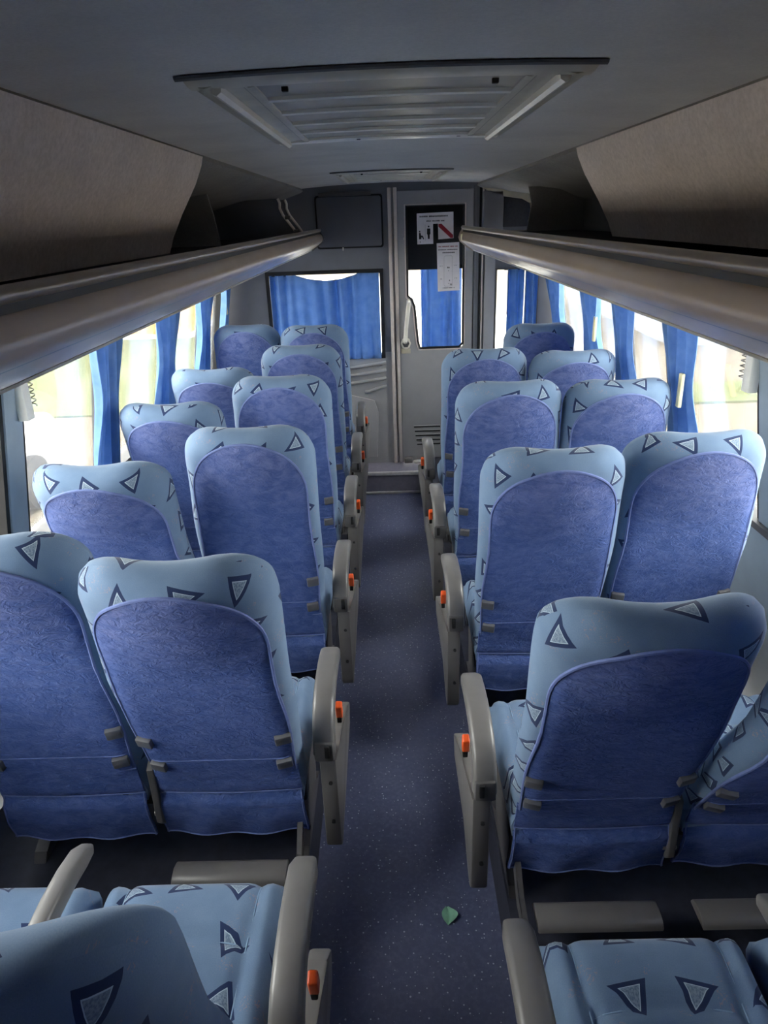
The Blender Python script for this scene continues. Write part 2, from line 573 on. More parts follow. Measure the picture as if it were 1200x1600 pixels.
# ------------------------------------------------------------------ side walls with windows
PIL = {-1: [-0.35, 0.55, 1.40, 2.24, 3.13, 4.09, 4.97, 5.48], 1: [-0.35, 0.55, 1.42, 2.28, 3.13, 3.90, 4.58, 5.48]}
PW = 0.058
wn = 0
for sx, side in ((-1, 'left'), (1, 'right')):
    def WP(z, d=0.0, sx=sx):
        return sx * (wall_x(z) + d)
    # lower wall and the head rail, leaning
    bm = bmesh.new()
    for z0, z1 in ((AISLE_Z, SILL), (HEAD, 2.02)):
        add_prism(bm, [(WP(z0), z0), (WP(z1), z1), (WP(z1, 0.07), z1), (WP(z0, 0.07), z0)], 1, Y_REAR, Y_FRONT + 0.05)
    w = link('wall_%s' % side, bm_mesh('wall', bm, M['bluewall'], sharp=20))
    tag(w, 'grey blue %s side wall of the bus under the windows' % side, kind='structure')
    ys = [Y_REAR] + PIL[sx] + [Y_FRONT]
    for y in PIL[sx]:
        b = bmesh.new()
        add_prism(b, [(WP(SILL, -0.012), SILL), (WP(HEAD, -0.012), HEAD), (WP(HEAD, 0.06), HEAD), (WP(SILL, 0.06), SILL)], 1, y - PW, y + PW, 0.006)
        link('pillar', bm_mesh('pillar', b, M['bluewall']), w)
        for e in (-1, 1):
            b = bmesh.new()
            add_prism(b, [(WP(SILL, -0.004), SILL), (WP(HEAD, -0.004), HEAD), (WP(HEAD, 0.05), HEAD), (WP(SILL, 0.05), SILL)], 1, y + e * PW, y + e * (PW + 0.022))
            link('rubber_gasket', bm_mesh('gasket', b, M['black']), w)
    sl = bmesh.new()
    add_prism(sl, [(WP(SILL, -0.03), SILL - 0.02), (WP(SILL, -0.03), SILL + 0.004), (WP(SILL, 0.05), SILL + 0.012), (WP(SILL, 0.05), SILL - 0.02)], 1, Y_REAR, Y_FRONT)
    link('window_sill', bm_mesh('sill', sl, M['greyd']), w)
    for wi, (a, b_) in enumerate(zip(ys[:-1], ys[1:])):
        wn += 1
        b = bmesh.new()
        add_prism(b, [(WP(SILL, 0.03), SILL), (WP(HEAD, 0.03), HEAD), (WP(HEAD, 0.035), HEAD), (WP(SILL, 0.035), SILL)], 1, a + PW + 0.02, b_ - PW - 0.02)
        o = link('window_%d' % wn, bm_mesh('pane', b, M['glass']))
        tag(o, 'dusty %s side window pane, %s from the rear' % (side, ['first', 'second', 'third', 'fourth', 'fifth', 'sixth', 'seventh', 'eighth', 'ninth'][wi]), kind='structure')
# rear wall behind the photographer
rw = boxobj('wall_rear', (-1.40, Y_REAR - 0.06, AISLE_Z), (1.40, Y_REAR, 2.1), M['part'])
tag(rw, 'dark grey rear wall of the bus', kind='structure')

# ------------------------------------------------------------------ front partition
YF = Y_FRONT
def wallpiece(x0, x1, z0, z1, mat, y0=YF, y1=YF + 0.05):
    return boxobj('wall_piece', (x0, y0, z0), (x1, y1, z1), mat)
LWX0, LWX1, LWZ0, LWZ1 = -0.905, -0.045, 0.85, 1.48
RWX0, RWX1, RWZ0, RWZ1 = 0.825, 1.14, 0.84, 1.47
bm = bmesh.new()
add_box(bm, (-1.30, YF, LWZ1), (0.03, YF + 0.05, 2.14))           # header, left
add_box(bm, (-1.30, YF, LWZ0 - 0.4), (LWX0, YF + 0.05, LWZ1))
add_box(bm, (LWX1, YF, LWZ0 - 0.4), (0.03, YF + 0.05, LWZ1))
add_box(bm, (0.62, YF, RWZ1), (1.30, YF + 0.05, 2.14))            # header, right
add_box(bm, (0.62, YF, RWZ0 - 0.4), (RWX0, YF + 0.05, RWZ1))
add_box(bm, (RWX1, YF, RWZ0 - 0.4), (1.30, YF + 0.05, RWZ1))
add_box(bm, (0.03, YF + 0.002, 2.02), (0.62, YF + 0.05, 2.14))
add_box(bm, (0.03, YF + 0.022, AISLE_Z), (0.1, YF + 0.05, 2.10))           # over the door
wf = link('wall_front', bm_mesh('partition', bm, M['part']))
tag(wf, 'dark grey partition wall at the front of the passenger cabin', kind='structure')
bm = bmesh.new()
add_prism(bm, [(-1.38, AISLE_Z), (0.03, AISLE_Z), (0.03, LWZ0 + 0.03), (LWX1, LWZ0 + 0.03), (-0.35, LWZ0 - 0.02), (-0.905, LWZ0 - 0.06), (-1.38, LWZ0 - 0.06)], 1, YF - 0.004, YF + 0.052)
link('lower_panel', bm_mesh('lower_panel', bm, M['partl']), wf)
boxobj('lower_panel', (0.62, YF - 0.004, AISLE_Z), (1.38, YF + 0.052, RWZ0), M['partl'], wf)
# moulded ridges and raised field on the lower left panel
for i in range(4):
    z = 0.79 - i * 0.062
    x0 = -0.40 if i < 3 else -0.20
    tubeobj('ridge', [(x0, YF - 0.004, z - 0.035), (x0 + 0.03, YF - 0.016, z - 0.032), (-0.06, YF - 0.016, z + 0.006), (-0.03, YF - 0.004, z + 0.01)], 0.013, M['partl'], wf, 8)
prismobj('raised_field', [(-0.95, 0.02), (-0.12, 0.02), (-0.10, 0.40), (-0.13, 0.50), (-0.30, 0.545), (-0.95, 0.56)], 1, YF - 0.022, YF - 0.002, M['partl'], wf, 0.008)
prismobj('cover_panel', rrect(-0.50, -0.03, 1.665, 2.005, 0.018), 1, YF - 0.028, YF, M['cover'], wf, 0.006)
prismobj('cover_gap', rrect(-0.512, -0.018, 1.653, 2.017, 0.02), 1, YF - 0.004, YF + 0.001, M['black'], wf)
boxobj('cover_hinge', (-0.48, YF - 0.035, 2.010), (-0.10, YF, 2.035), M['greyd'], wf, 0.004)
boxobj('hook', (-0.325, YF - 0.03, 1.640), (-0.315, YF, 1.662), M['bolt'], wf, 0.002)
# window rubber of the partition windows
def frame_obj(name, x0, x1, z0, z1, t, y0, y1, mat, parent):
    bm = bmesh.new()
    add_box(bm, (x0 - t, y0, z0 - t), (x0, y1, z1 + t))
    add_box(bm, (x1, y0, z0 - t), (x1 + t, y1, z1 + t))
    add_box(bm, (x0, y0, z1), (x1, y1, z1 + t))
    add_box(bm, (x0, y0, z0 - t), (x1, y1, z0))
    return link(name, bm_mesh(name, bm, mat), parent)
wn += 1
o = boxobj('window_%d' % wn, (LWX0, YF + 0.02, LWZ0), (LWX1, YF + 0.026, LWZ1), M['glass'])
tag(o, 'wide window in the front partition behind a drawn blue curtain', kind='structure')
frame_obj('rubber_gasket', LWX0 + 0.012, LWX1 - 0.012, LWZ0 + 0.012, LWZ1 - 0.004, 0.028, YF - 0.008, YF + 0.02, M['black'], o)
wn += 1
o = boxobj('window_%d' % wn, (RWX0, YF + 0.02, RWZ0), (RWX1, YF + 0.026, RWZ1), M['glass'])
tag(o, 'narrow window in the front partition right of the door', kind='structure')
frame_obj('rubber_gasket', RWX0 + 0.006, RWX1 - 0.006, RWZ0 + 0.006, RWZ1 - 0.004, 0.014, YF - 0.006, YF + 0.02, M['greyd'], o)
# strips beside the door
for i, (x0, x1, d, mk) in enumerate(((0.018, 0.044, 0.030, 'whitetrim'), (0.060, 0.086, 0.024, 'whitetrim'), (0.046, 0.058, 0.004, 'partl'),
                                     (0.655, 0.667, 0.012, 'part'), (0.690, 0.706, 0.006, 'black'), (0.712, 0.722, 0.016, 'whitetrim'),
                                     (0.735, 0.812, 0.024, 'partl')), 1):
    o = boxobj('trim_%d' % (i + 2), (x0, YF - d, LAND_Z), (x1, YF + 0.02, 2.055), M[mk], None, 0.003)
    tag(o, ['white upright strip left of the front door', 'white upright edge strip along the front door', 'grey joint between two white strips at the door',
            'grey upright strip right of the front door', 'black joint right of the front door', 'thin pale upright strip right of the front door',
            'wide grey post between front door and narrow window'][i - 1], kind='structure')

# ------------------------------------------------------------------ front door
DX0, DX1, DZ0, DZ1 = 0.09, 0.645, LAND_Z + 0.005, 2.03
GX0, GX1, GZ0, GZ1 = 0.155, 0.575, 0.905, 1.925
door = empty('door_1', ((DX0 + DX1) / 2, YF, DZ0))
tag(door, 'grey front door with dark upper panel, tall window and vent slots', kind='structure')
def dchild(o):
    o.parent = door
    o.matrix_parent_inverse = Matrix.Translation(-Vector(door.location))
    return o
# leaf with a shaped opening: the lower left of the opening slants around the handle
opening = [(GX1, GZ0 + 0.03), (GX1, GZ1), (GX0, GZ1), (GX0, 1.30), (0.185, 1.275), (0.205, 1.22), (0.228, 0.96), (0.245, GZ0), (GX1 - 0.03, GZ0)]
bm = bmesh.new()
add_box(bm, (DX0, YF - 0.012, DZ0), (DX1, YF + 0.03, GZ0))
add_box(bm, (DX0, YF - 0.012, GZ1), (DX1, YF + 0.03, DZ1))
add_box(bm, (GX1, YF - 0.012, GZ0), (DX1, YF + 0.03, GZ1))
add_box(bm, (DX0, YF - 0.012, 1.30), (GX0, YF + 0.03, GZ1))
add_prism(bm, [(DX0, GZ0), (0.245, GZ0), (0.228, 0.96), (0.205, 1.22), (0.185, 1.275), (GX0, 1.30), (DX0, 1.30)], 1, YF - 0.012, YF + 0.03)
dchild(link('door_panel', bm_mesh('door_panel', bm, M['door'], sharp=25)))
dchild(boxobj('dark_panel', (GX0, YF + 0.002, 1.485), (GX1, YF + 0.02, GZ1), M['blackglass']))
dchild(boxobj('glass', (GX0, YF + 0.006, GZ0), (GX1, YF + 0.012, 1.485), M['glass']))
bm = bmesh.new()
ring = opening + [opening[0]]
add_tube(bm, [(x, YF - 0.012, z) for x, z in ring], 0.009, 6, False)
dchild(link('gasket', bm_mesh('door_gasket', bm, M['black'])))
bm = bmesh.new()
add_tube(bm, [(x + (0.012 if x > 0.4 else -0.014), YF - 0.013, z + (0.012 if z > 1.5 else -0.014)) for x, z in ring], 0.005, 6, False)
dchild(link('pale_bead', bm_mesh('bead', bm, M['whitetrim'])))
# grab handle and lock
h = dchild(tubeobj('handle', [(0.158, YF - 0.012, 1.265), (0.160, YF - 0.055, 1.25), (0.152, YF - 0.062, 1.20), (0.135, YF - 0.062, 1.06), (0.128, YF - 0.055, 0.965), (0.127, YF - 0.012, 0.945)],
                   [0.013, 0.016, 0.017, 0.015, 0.017, 0.016], M['hatch'], None, 10))
bm = bmesh.new()
add_prism(bm, [(0.132 + 0.040 * math.cos(math.radians(a)), 0.945 + 0.046 * math.sin(math.radians(a))) for a in range(0, 360, 45)], 1, YF - 0.03, YF - 0.010, 0.004)
dchild(link('lock_rose', bm_mesh('lock', bm, M['hatch'])))
bm = bmesh.new()
add_prism(bm, [(0.132 + 0.027 * math.cos(math.radians(a)), 0.945 + 0.030 * math.sin(math.radians(a))) for a in range(0, 360, 60)], 1, YF - 0.038, YF - 0.029)
dchild(link('lock_cylinder', bm_mesh('lockc', bm, M['greyd'])))
dchild(boxobj('lock_plate', (0.095, YF - 0.018, 0.865), (0.168, YF - 0.010, 0.905), M['hatchp'], None, 0.004))
for i in range(5):
    z = 0.262 - i * 0.037
    dchild(boxobj('vent_slot', (0.185 + i * 0.006, YF - 0.014, z), (0.40, YF - 0.004, z + 0.014), M['black']))
    dchild(boxobj('vent_louvre', (0.183 + i * 0.006, YF - 0.022, z + 0.012), (0.402, YF - 0.011, z + 0.018), M['door']))
dchild(boxobj('rivet', (0.128, YF - 0.018, 1.70), (0.142, YF - 0.010, 1.715), M['bolt'], None, 0.003))
dchild(boxobj('floor_hinge', (0.10, YF - 0.06, DZ0), (0.17, YF - 0.012, DZ0 + 0.045), M['grey'], None, 0.008))

# ------------------------------------------------------------------ notices on the door
def ink_line(parent, x0, x1, z, h, y, mat, seed):
    """a row of small print marks"""
    rr = random.Random(seed)
    bm = bmesh.new()
    x = x0
    while x < x1 - h * 0.3:
        w = h * rr.uniform(0.35, 0.75)
        w = min(w, x1 - x)
        if rr.random() > 0.14:
            add_box(bm, (x, y, z), (x + w, y + 0.0006, z + h * rr.uniform(0.8, 1.0)))
        x += w + h * 0.22
    return link('print_line', bm_mesh('print', bm, mat, False), parent)
YN = YF - 0.022
no = empty('paper_notice', (0.365, YN, 1.665))
tag(no, 'white paper notice with standing and seated figures and a red diagonal bar', 'notice')
def nchild(o, e):
    o.parent = e
    o.matrix_parent_inverse = Matrix.Translation(-Vector(e.location))
    return o
s1 = nchild(prismobj('sheet', [(0.232, 1.665), (0.350, 1.665), (0.348, 1.803), (0.385, 1.803), (0.387, 1.695), (0.499, 1.700), (0.497, 1.880), (0.230, 1.876)], 1, YN + 0.001, YN + 0.006, M['paper']), no)
for a in (ink_line(no, 0.250, 0.478, 1.849, 0.011, YN, M['ink'], 3), ink_line(no, 0.300, 0.432, 1.818, 0.009, YN, M['ink'], 5), ink_line(no, 0.250, 0.275, 1.675, 0.014, YN, M['inkg'], 8)):
    nchild(a, no)
bm = bmesh.new()                                                     # standing figure
add_prism(bm, [(0.316 + 0.006 * math.cos(t * 0.7), 1.785 + 0.007 * math.sin(t * 0.7)) for t in range(9)], 1, YN, YN + 0.0008)
add_prism(bm, [(0.304, 1.772), (0.328, 1.772), (0.329, 1.735), (0.324, 1.730), (0.323, 1.700), (0.310, 1.700), (0.308, 1.730), (0.303, 1.735)], 1, YN, YN + 0.0008)
nchild(link('standing_figure', bm_mesh('fig', bm, M['ink'], False)), no)
bm = bmesh.new()                                                     # seated figure
add_prism(bm, [(0.250 + 0.005 * math.cos(t * 0.7), 1.753 + 0.006 * math.sin(t * 0.7)) for t in range(9)], 1, YN, YN + 0.0008)
add_prism(bm, [(0.245, 1.744), (0.256, 1.744), (0.260, 1.726), (0.274, 1.723), (0.282, 1.700), (0.275, 1.699), (0.268, 1.712), (0.262, 1.713), (0.262, 1.700), (0.244, 1.700)], 1, YN, YN + 0.0008)
nchild(link('seated_figure', bm_mesh('fig', bm, M['ink'], False)), no)
nchild(prismobj('divider_line', [(0.290, 1.69), (0.2912, 1.69), (0.2912, 1.80), (0.290, 1.80)], 1, YN, YN + 0.0008, M['inkg']), no)
nchild(prismobj('red_bar', [(0.388, 1.800), (0.410, 1.802), (0.496, 1.722), (0.496, 1.702), (0.478, 1.702), (0.388, 1.782)], 1, YN, YN + 0.0008, M['inkr']), no)
n2 = empty('paper_notice', (0.46, YN, 1.325))
tag(n2, 'narrow white paper notice with a long outline plan of the bus', 'notice')
nchild(prismobj('sheet', [(0.383, 1.325), (0.548, 1.330), (0.541, 1.671), (0.375, 1.668)], 1, YN + 0.001, YN + 0.005, M['paper']), n2)
for q in ((0.388, 0.530, 1.640, 0.008, 'inkr', 1), (0.386, 0.530, 1.618, 0.008, 'ink', 2), (0.412, 0.508, 1.597, 0.009, 'ink', 4), (0.420, 0.512, 1.347, 0.006, 'ink', 6),
          (0.396, 0.420, 1.505, 0.006, 'inkg', 7), (0.505, 0.525, 1.508, 0.006, 'inkg', 9), (0.402, 0.420, 1.412, 0.006, 'inkg', 11), (0.508, 0.528, 1.416, 0.006, 'inkg', 12),
          (0.455, 0.470, 1.490, 0.012, 'ink', 13), (0.462, 0.468, 1.470, 0.008, 'ink', 14), (0.458, 0.474, 1.398, 0.010, 'inkg', 15), (0.463, 0.470, 1.378, 0.008, 'ink', 16), (0.474, 0.492, 1.368, 0.012, 'inkg', 17)):
    nchild(ink_line(n2, q[0], q[1], q[2], q[3], YN, M[q[4]], q[5]), n2)
bm = bmesh.new()
pl = rrect(0.430, 0.492, 1.362, 1.578, 0.010, 3)
for i in range(len(pl)):
    a, b = pl[i], pl[(i + 1) % len(pl)]
    add_tube(bm, [(a[0], YN + 0.0012, a[1]), (b[0], YN + 0.0012, b[1])], 0.0009, 4)
nchild(link('bus_outline', bm_mesh('outline', bm, M['inkg'])), n2)

# ------------------------------------------------------------------ luggage racks
def rack(sx, y1, label):
    e = empty('luggage_rack', (sx * 0.8, 2.3, 1.65))
    tag(e, label, 'luggage rack', 'overhead luggage racks')
    inv = Matrix.Translation(-Vector(e.location))
    def ch(o):
        o.parent = e
        o.matrix_parent_inverse = inv
        return o
    y0 = Y_REAR + 0.03
    def pr(name, poly, mat, a=y0, b=y1, sharp=28):
        bm = bmesh.new()
        add_prism(bm, [(sx * x, z) for x, z in poly], 1, a, b)
        return ch(link(name, bm_mesh(name, bm, mat, True, sharp)))
    bulge = [(0.474, 1.766), (0.464, 1.7605), (0.456, 1.752), (0.4515, 1.742), (0.4495, 1.731), (0.451, 1.721), (0.456, 1.712), (0.464, 1.7045),
             (0.475, 1.698), (0.488, 1.688), (0.503, 1.677), (0.520, 1.665), (0.535, 1.657), (0.56, 1.662), (0.60, 1.70), (0.55, 1.75)]
    pr('front_profile', bulge, M['nose'])
    pr('crease_line', [(0.4715, 1.7035), (0.4695, 1.7015), (0.4735, 1.6985), (0.476, 1.7005)], M['groove'])
    pr('bottom_lip', [(0.530, 1.6585), (0.5375, 1.651), (0.5475, 1.6505), (0.552, 1.657), (0.545, 1.664)], M['hatchp'])
    pr('groove', [(0.476, 1.785), (0.470, 1.778), (0.470, 1.764), (0.480, 1.760), (0.56, 1.752), (0.60, 1.752), (0.60, 1.772)], M['groove'])
    ch(tubeobj('handrail', [(sx * 0.472, y0, 1.787), (sx * 0.472, y1 + 0.01, 1.787)], 0.0115, M['rail'], None, 12))
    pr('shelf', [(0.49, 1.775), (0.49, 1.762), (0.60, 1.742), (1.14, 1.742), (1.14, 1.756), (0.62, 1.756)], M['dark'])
    pr('underside', [(0.545, 1.665), (0.556, 1.654), (0.70, 1.672), (1.112, 1.70), (1.112, 1.712), (0.60, 1.70)], M['cove'])
    # rounded end cap
    pr('end_cap', [(0.470, 1.785), (0.452, 1.757), (0.444, 1.732), (0.452, 1.708), (0.480, 1.684), (0.530, 1.650), (0.556, 1.650), (1.10, 1.700), (1.10, 1.76), (0.60, 1.76), (0.50, 1.79)],
       M['nose' if sx > 0 else 'greyd'], y1, y1 + 0.025)
    return e, ch
eL, chL = rack(-1, 5.40, 'brown glossy overhead luggage rack with handrail along the left side')
eR, chR = rack(1, 4.62, 'brown glossy overhead luggage rack with handrail along the right side')
chR(boxobj('tape_patch', (0.4478, 4.47, 1.716), (0.459, 4.53, 1.752), M['tag'], None, 0.002))
# curved divider plates standing in the left rack close to the partition
for yy in (4.72, 5.05):
    zt = [1.985, 1.96, 1.93, 1.89, 1.85, 1.81, 1.76]
    xf = [0.66, 0.650, 0.652, 0.635, 0.605, 0.575, 0.545]
    poly = [(-x, z) for x, z in zip(xf, zt)] + [(-1.12, 1.76), (-1.12, 1.93), (-0.92, 1.98)]
    chL(prismobj('divider', poly, 1, yy, yy + 0.014, M['part']))
    bm = bmesh.new()
    add_tube(bm, [(-x + 0.002, yy + 0.006, z) for x, z in zip(xf, zt)], 0.009, 8)
    chL(link('divider_edge', bm_mesh('edge', bm, M['hatch'])))
for yy, zz, xx in ((4.735, 1.865, -0.60), (4.74, 1.785, -0.55)):
    chL(boxobj('clip', (xx - 0.02, yy - 0.03, zz), (xx + 0.012, yy + 0.01, zz + 0.022), M['grey'], None, 0.003))
# end frame with a rounded opening over the right rack
bm = bmesh.new()
fy = 5.18
outer = [(0.66, 2.02), (0.90, 1.995), (1.02, 1.955), (1.06, 1.90), (1.06, 1.76)]
inner = [(0.80, 1.965), (0.93, 1.945), (0.985, 1.915), (0.995, 1.86), (0.975, 1.80)]
vo0 = [bm.verts.new((x, fy, z)) for x, z in outer]; vi0 = [bm.verts.new((x, fy, z)) for x, z in inner]
vo1 = [bm.verts.new((x, fy + 0.05, z)) for x, z in outer]; vi1 = [bm.verts.new((x, fy + 0.05, z)) for x, z in inner]
for i in range(4):
    bm.faces.new((vo0[i], vo0[i + 1], vi0[i + 1], vi0[i])); bm.faces.new((vo1[i], vo1[i + 1], vi1[i + 1], vi1[i]))
    bm.faces.new((vi0[i], vi0[i + 1], vi1[i + 1], vi1[i])); bm.faces.new((vo0[i], vo0[i + 1], vo1[i + 1], vo1[i]))
chR(link('end_frame', bm_mesh('end_frame', bm, M['hatchp'])))
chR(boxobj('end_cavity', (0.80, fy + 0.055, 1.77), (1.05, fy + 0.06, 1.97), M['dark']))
chR(boxobj('end_post', (0.665, 5.18, 1.60), (0.80, 5.24, 2.0), M['part'], None, 0.006))
chR(prismobj('divider', [(0.80, 1.99), (0.82, 1.90), (0.80, 1.76), (1.12, 1.76), (1.12, 1.94), (0.95, 1.99)], 1, 4.30, 4.315, M['cove']))
chL(prismobj('divider', [(-0.82, 1.99), (-0.80, 1.90), (-0.78, 1.76), (-1.12, 1.76), (-1.12, 1.94), (-0.95, 1.99)], 1, 3.55, 3.565, M['cove']))

# ------------------------------------------------------------------ roof hatches
def hatch_z(x):
    c = (x - 0.04) / 0.64
    return ZC + 0.022 * (1 - c * c)
def roof_hatch(cx, ya, yb, W, label):
    e = empty('roof_hatch', (cx, (ya + yb) / 2, 2.06))
    tag(e, label, 'roof hatch', 'roof hatches in the ceiling')
    inv = Matrix.Translation(-Vector(e.location))
    def ch(o):
        o.parent = e
        o.matrix_parent_inverse = inv
        return o
    def strip(name, prof, mat, ax, ra, rb):
        """sweep a (w, dz) profile; ax 0 runs across the roof following its crown, ax 1 runs lengthwise"""
        vs, fs = [], []
        n = 14 if ax == 0 else 1
        for i in range(n + 1):
            t = ra + (rb - ra) * i / n
            for w, dz in prof:
                x, y = (t, w) if ax == 0 else (w, t)
                vs.append((x, y, hatch_z(x) - 0.002 + dz))
        k = len(prof)
        for i in range(n):
            for j in range(k):
                fs.append((i * k + j, i * k + (j + 1) % k, (i + 1) * k + (j + 1) % k, (i + 1) * k + j))
        fs.append(tuple(range(k))); fs.append(tuple(n * k + j for j in range(k)))
        return ch(link(name, mesh_from(name, vs, fs, mat, None, True, 40)))
    x0, x1 = cx - W / 2, cx + W / 2
    for s, xx in ((1, x0), (-1, x1)):
        strip('side_rail', [(xx - s * 0.036, 0.0), (xx - s * 0.032, -0.006), (xx - s * 0.008, -0.012), (xx + s * 0.004, -0.010), (xx + s * 0.006, 0.0)], M['hatchp'], 1, ya + 0.01, yb)
        strip('rail_highlight_bead', [(xx - s * 0.003, -0.008), (xx + s * 0.000, -0.018), (xx + s * 0.008, -0.021), (xx + s * 0.016, -0.016), (xx + s * 0.018, -0.002)], M['hatch'], 1, ya + 0.03, yb - 0.004)  # pale strip standing in for the highlight line along each rail
        strip('inner_rail', [(xx + s * 0.016, 0.0), (xx + s * 0.018, -0.006), (xx + s * 0.046, -0.004), (xx + s * 0.062, -0.009), (xx + s * 0.072, -0.008), (xx + s * 0.076, 0.0)], M['hatchp'], 1, ya + 0.05, yb - 0.01)
    strip('near_rail', [(ya - 0.03, 0.0), (ya - 0.022, -0.005), (ya, -0.009), (ya + 0.03, -0.010), (ya + 0.055, -0.007), (ya + 0.06, 0.0)], M['hatchp'], 0, x0 - 0.034, x1 + 0.034)
    strip('near_lip', [(ya - 0.042, 0.0), (ya - 0.040, -0.004), (ya - 0.032, -0.006), (ya - 0.026, 0.0)], M['greyd'], 0, x0 - 0.045, x1 + 0.045)
    strip('far_rail', [(yb - 0.03, 0.0), (yb - 0.028, -0.010), (yb, -0.012), (yb + 0.012, 0.0)], M['hatch'], 0, x0 - 0.02, x1 + 0.02)
    strip('panel', [(ya + 0.03, 0.0), (ya + 0.03, -0.006), (yb - 0.02, -0.006), (yb - 0.02, 0.0)], M['hatchd'], 0, x0 + 0.05, x1 - 0.05)
    for i in range(5):
        y = ya + 0.19 + (yb - ya - 0.27) * i / 4
        strip('rib', [(y - 0.010, -0.004), (y - 0.006, -0.012), (y + 0.006, -0.014), (y + 0.012, -0.004)], M['hatch'], 0, x0 + 0.075, x1 - 0.075)
    for (bx, by) in ((x0 + 0.12, ya + 0.085), (x1 - 0.12, ya + 0.085), (x0 + 0.22, yb - 0.05), (x1 - 0.10, yb - 0.06)):
        z = hatch_z(bx)
        ch(boxobj('screw', (bx - 0.006, by - 0.006, z - 0.016), (bx + 0.006, by + 0.006, z - 0.006), M['black'], None, 0.002))
    return e
roof_hatch(0.015, 1.365, 2.40, 0.615, 'large ribbed grey roof hatch in the ceiling nearest the viewer')
roof_hatch(0.040, 4.12, 5.02, 0.56, 'farther roof hatch in the ceiling just before the front partition')

# ------------------------------------------------------------------ seats
LB, SB, WB = 0.84, -0.06, 0.229
RC, RE = 0.135, 0.062
def bw(s):
    return WB - 0.010 * (1 - sm(0.0, 0.35, s))
def in_w(s):
    w = bw(s)
    if s > LB - RC:
        t = min(1.0, (s - (LB - RC)) / RC)
        w = w - RC + RC * math.sqrt(max(0.0, 1 - t * t))
    return w
def edge_d(x, s):
    W = bw(s)
    ax = abs(x)
    if s > LB - RC and ax > W - RC:
        return RC - math.hypot(ax - (W - RC), s - (LB - RC))
    return min(W - ax, LB - s)
def e_fac(x, s, r=RE):
    t = max(0.0, min(1.0, edge_d(x, s) / r))
    return math.sqrt(max(0.0, 1 - (1 - t) ** 2))
def mid_y(x, s):
    q = x / WB
    return 0.070 * q * q * sm(0.42, 0.72, s) + 0.012 * math.sin(s / LB * math.pi * 1.2) + 0.012 * sm(0.6, 0.84, s)
def back_y(x, s):
    t = 0.048 + 0.014 * sm(0.5, 0.7, s)
    return mid_y(x, s) - t * e_fac(x, s)
def front_y(x, s):
    q = abs(x) / WB
    t = 0.050 + 0.022 * q ** 3 * (1 - sm(0.5, 0.7, s)) + 0.012 * sm(0.55, 0.7, s)
    return mid_y(x, s) + t * e_fac(x, s)

def backrest_mesh():
    nu = 26
    ss = [SB + (LB - RC - SB) * j / 16 for j in range(17)] + [LB - RC + RC * math.sin(math.pi / 2 * j / 12) for j in range(1, 13)]
    vs, uv, fs = [], [], []
    for side in (0, 1):
        for s in ss:
            for i in range(nu + 1):
                a = -math.cos(math.pi * i / nu)
                a = 0.45 * a + 0.55 * (2 * i / nu - 1)
                x = in_w(s) * a
                y = back_y(x, s) if side == 0 else front_y(x, s)
                vs.append((x, y, s))
                uv.append((x + (0.0 if side == 0 else 0.63), s + (0 if side == 0 else 0.21) - (y if side == 0 else -y) * 0.6))
    n, W = len(ss), nu + 1
    for side in (0, 1):                            # unwrap by arc length so that the print is not stretched
        o = side * n * W
        acc = [0.0] * W
        for j in range(n):
            if j:
                for i in range(W):
                    acc[i] += (Vector(vs[o + j * W + i]) - Vector(vs[o + (j - 1) * W + i])).length
            d = [0.0]
            for i in range(1, W):
                d.append(d[-1] + (Vector(vs[o + j * W + i]) - Vector(vs[o + j * W + i - 1])).length)
            av = acc[nu // 2]
            for i in range(W):
                uv[o + j * W + i] = (d[i] - d[-1] / 2, 0.6 * av + 0.4 * acc[i])
    o = n * W                                      # the print runs on over the top edge to the front
    for i in range(W):
        vt0, vt1 = uv[(n - 1) * W + i][1], uv[o + (n - 1) * W + i][1]
        for j in range(n):
            a = uv[o + j * W + i]
            uv[o + j * W + i] = (a[0], vt0 + vt1 - a[1])
    for side in (0, 1):
        o = side * n * W
        for j in range(n - 1):
            for i in range(nu):
                f = (o + j * W + i, o + j * W + i + 1, o + (j + 1) * W + i + 1, o + (j + 1) * W + i)
                fs.append(f if side == 0 else tuple(reversed(f)))
    o = n * W
    for i in range(nu):
        fs.append((i + 1, i, o + i, o + i + 1))
        k = (n - 1) * W
        fs.append((k + i, k + i + 1, o + k + i + 1, o + k + i))
    me = mesh_from('backrest', vs, fs, M['fabric'], uv, True, 80)
    bm = bmesh.new(); bm.from_mesh(me)
    bmesh.ops.remove_doubles(bm, verts=bm.verts, dist=0.0004)
    bmesh.ops.recalc_face_normals(bm, faces=bm.faces)
    bm.to_mesh(me); bm.free()
    for p in me.polygons: p.use_smooth = True
    return me

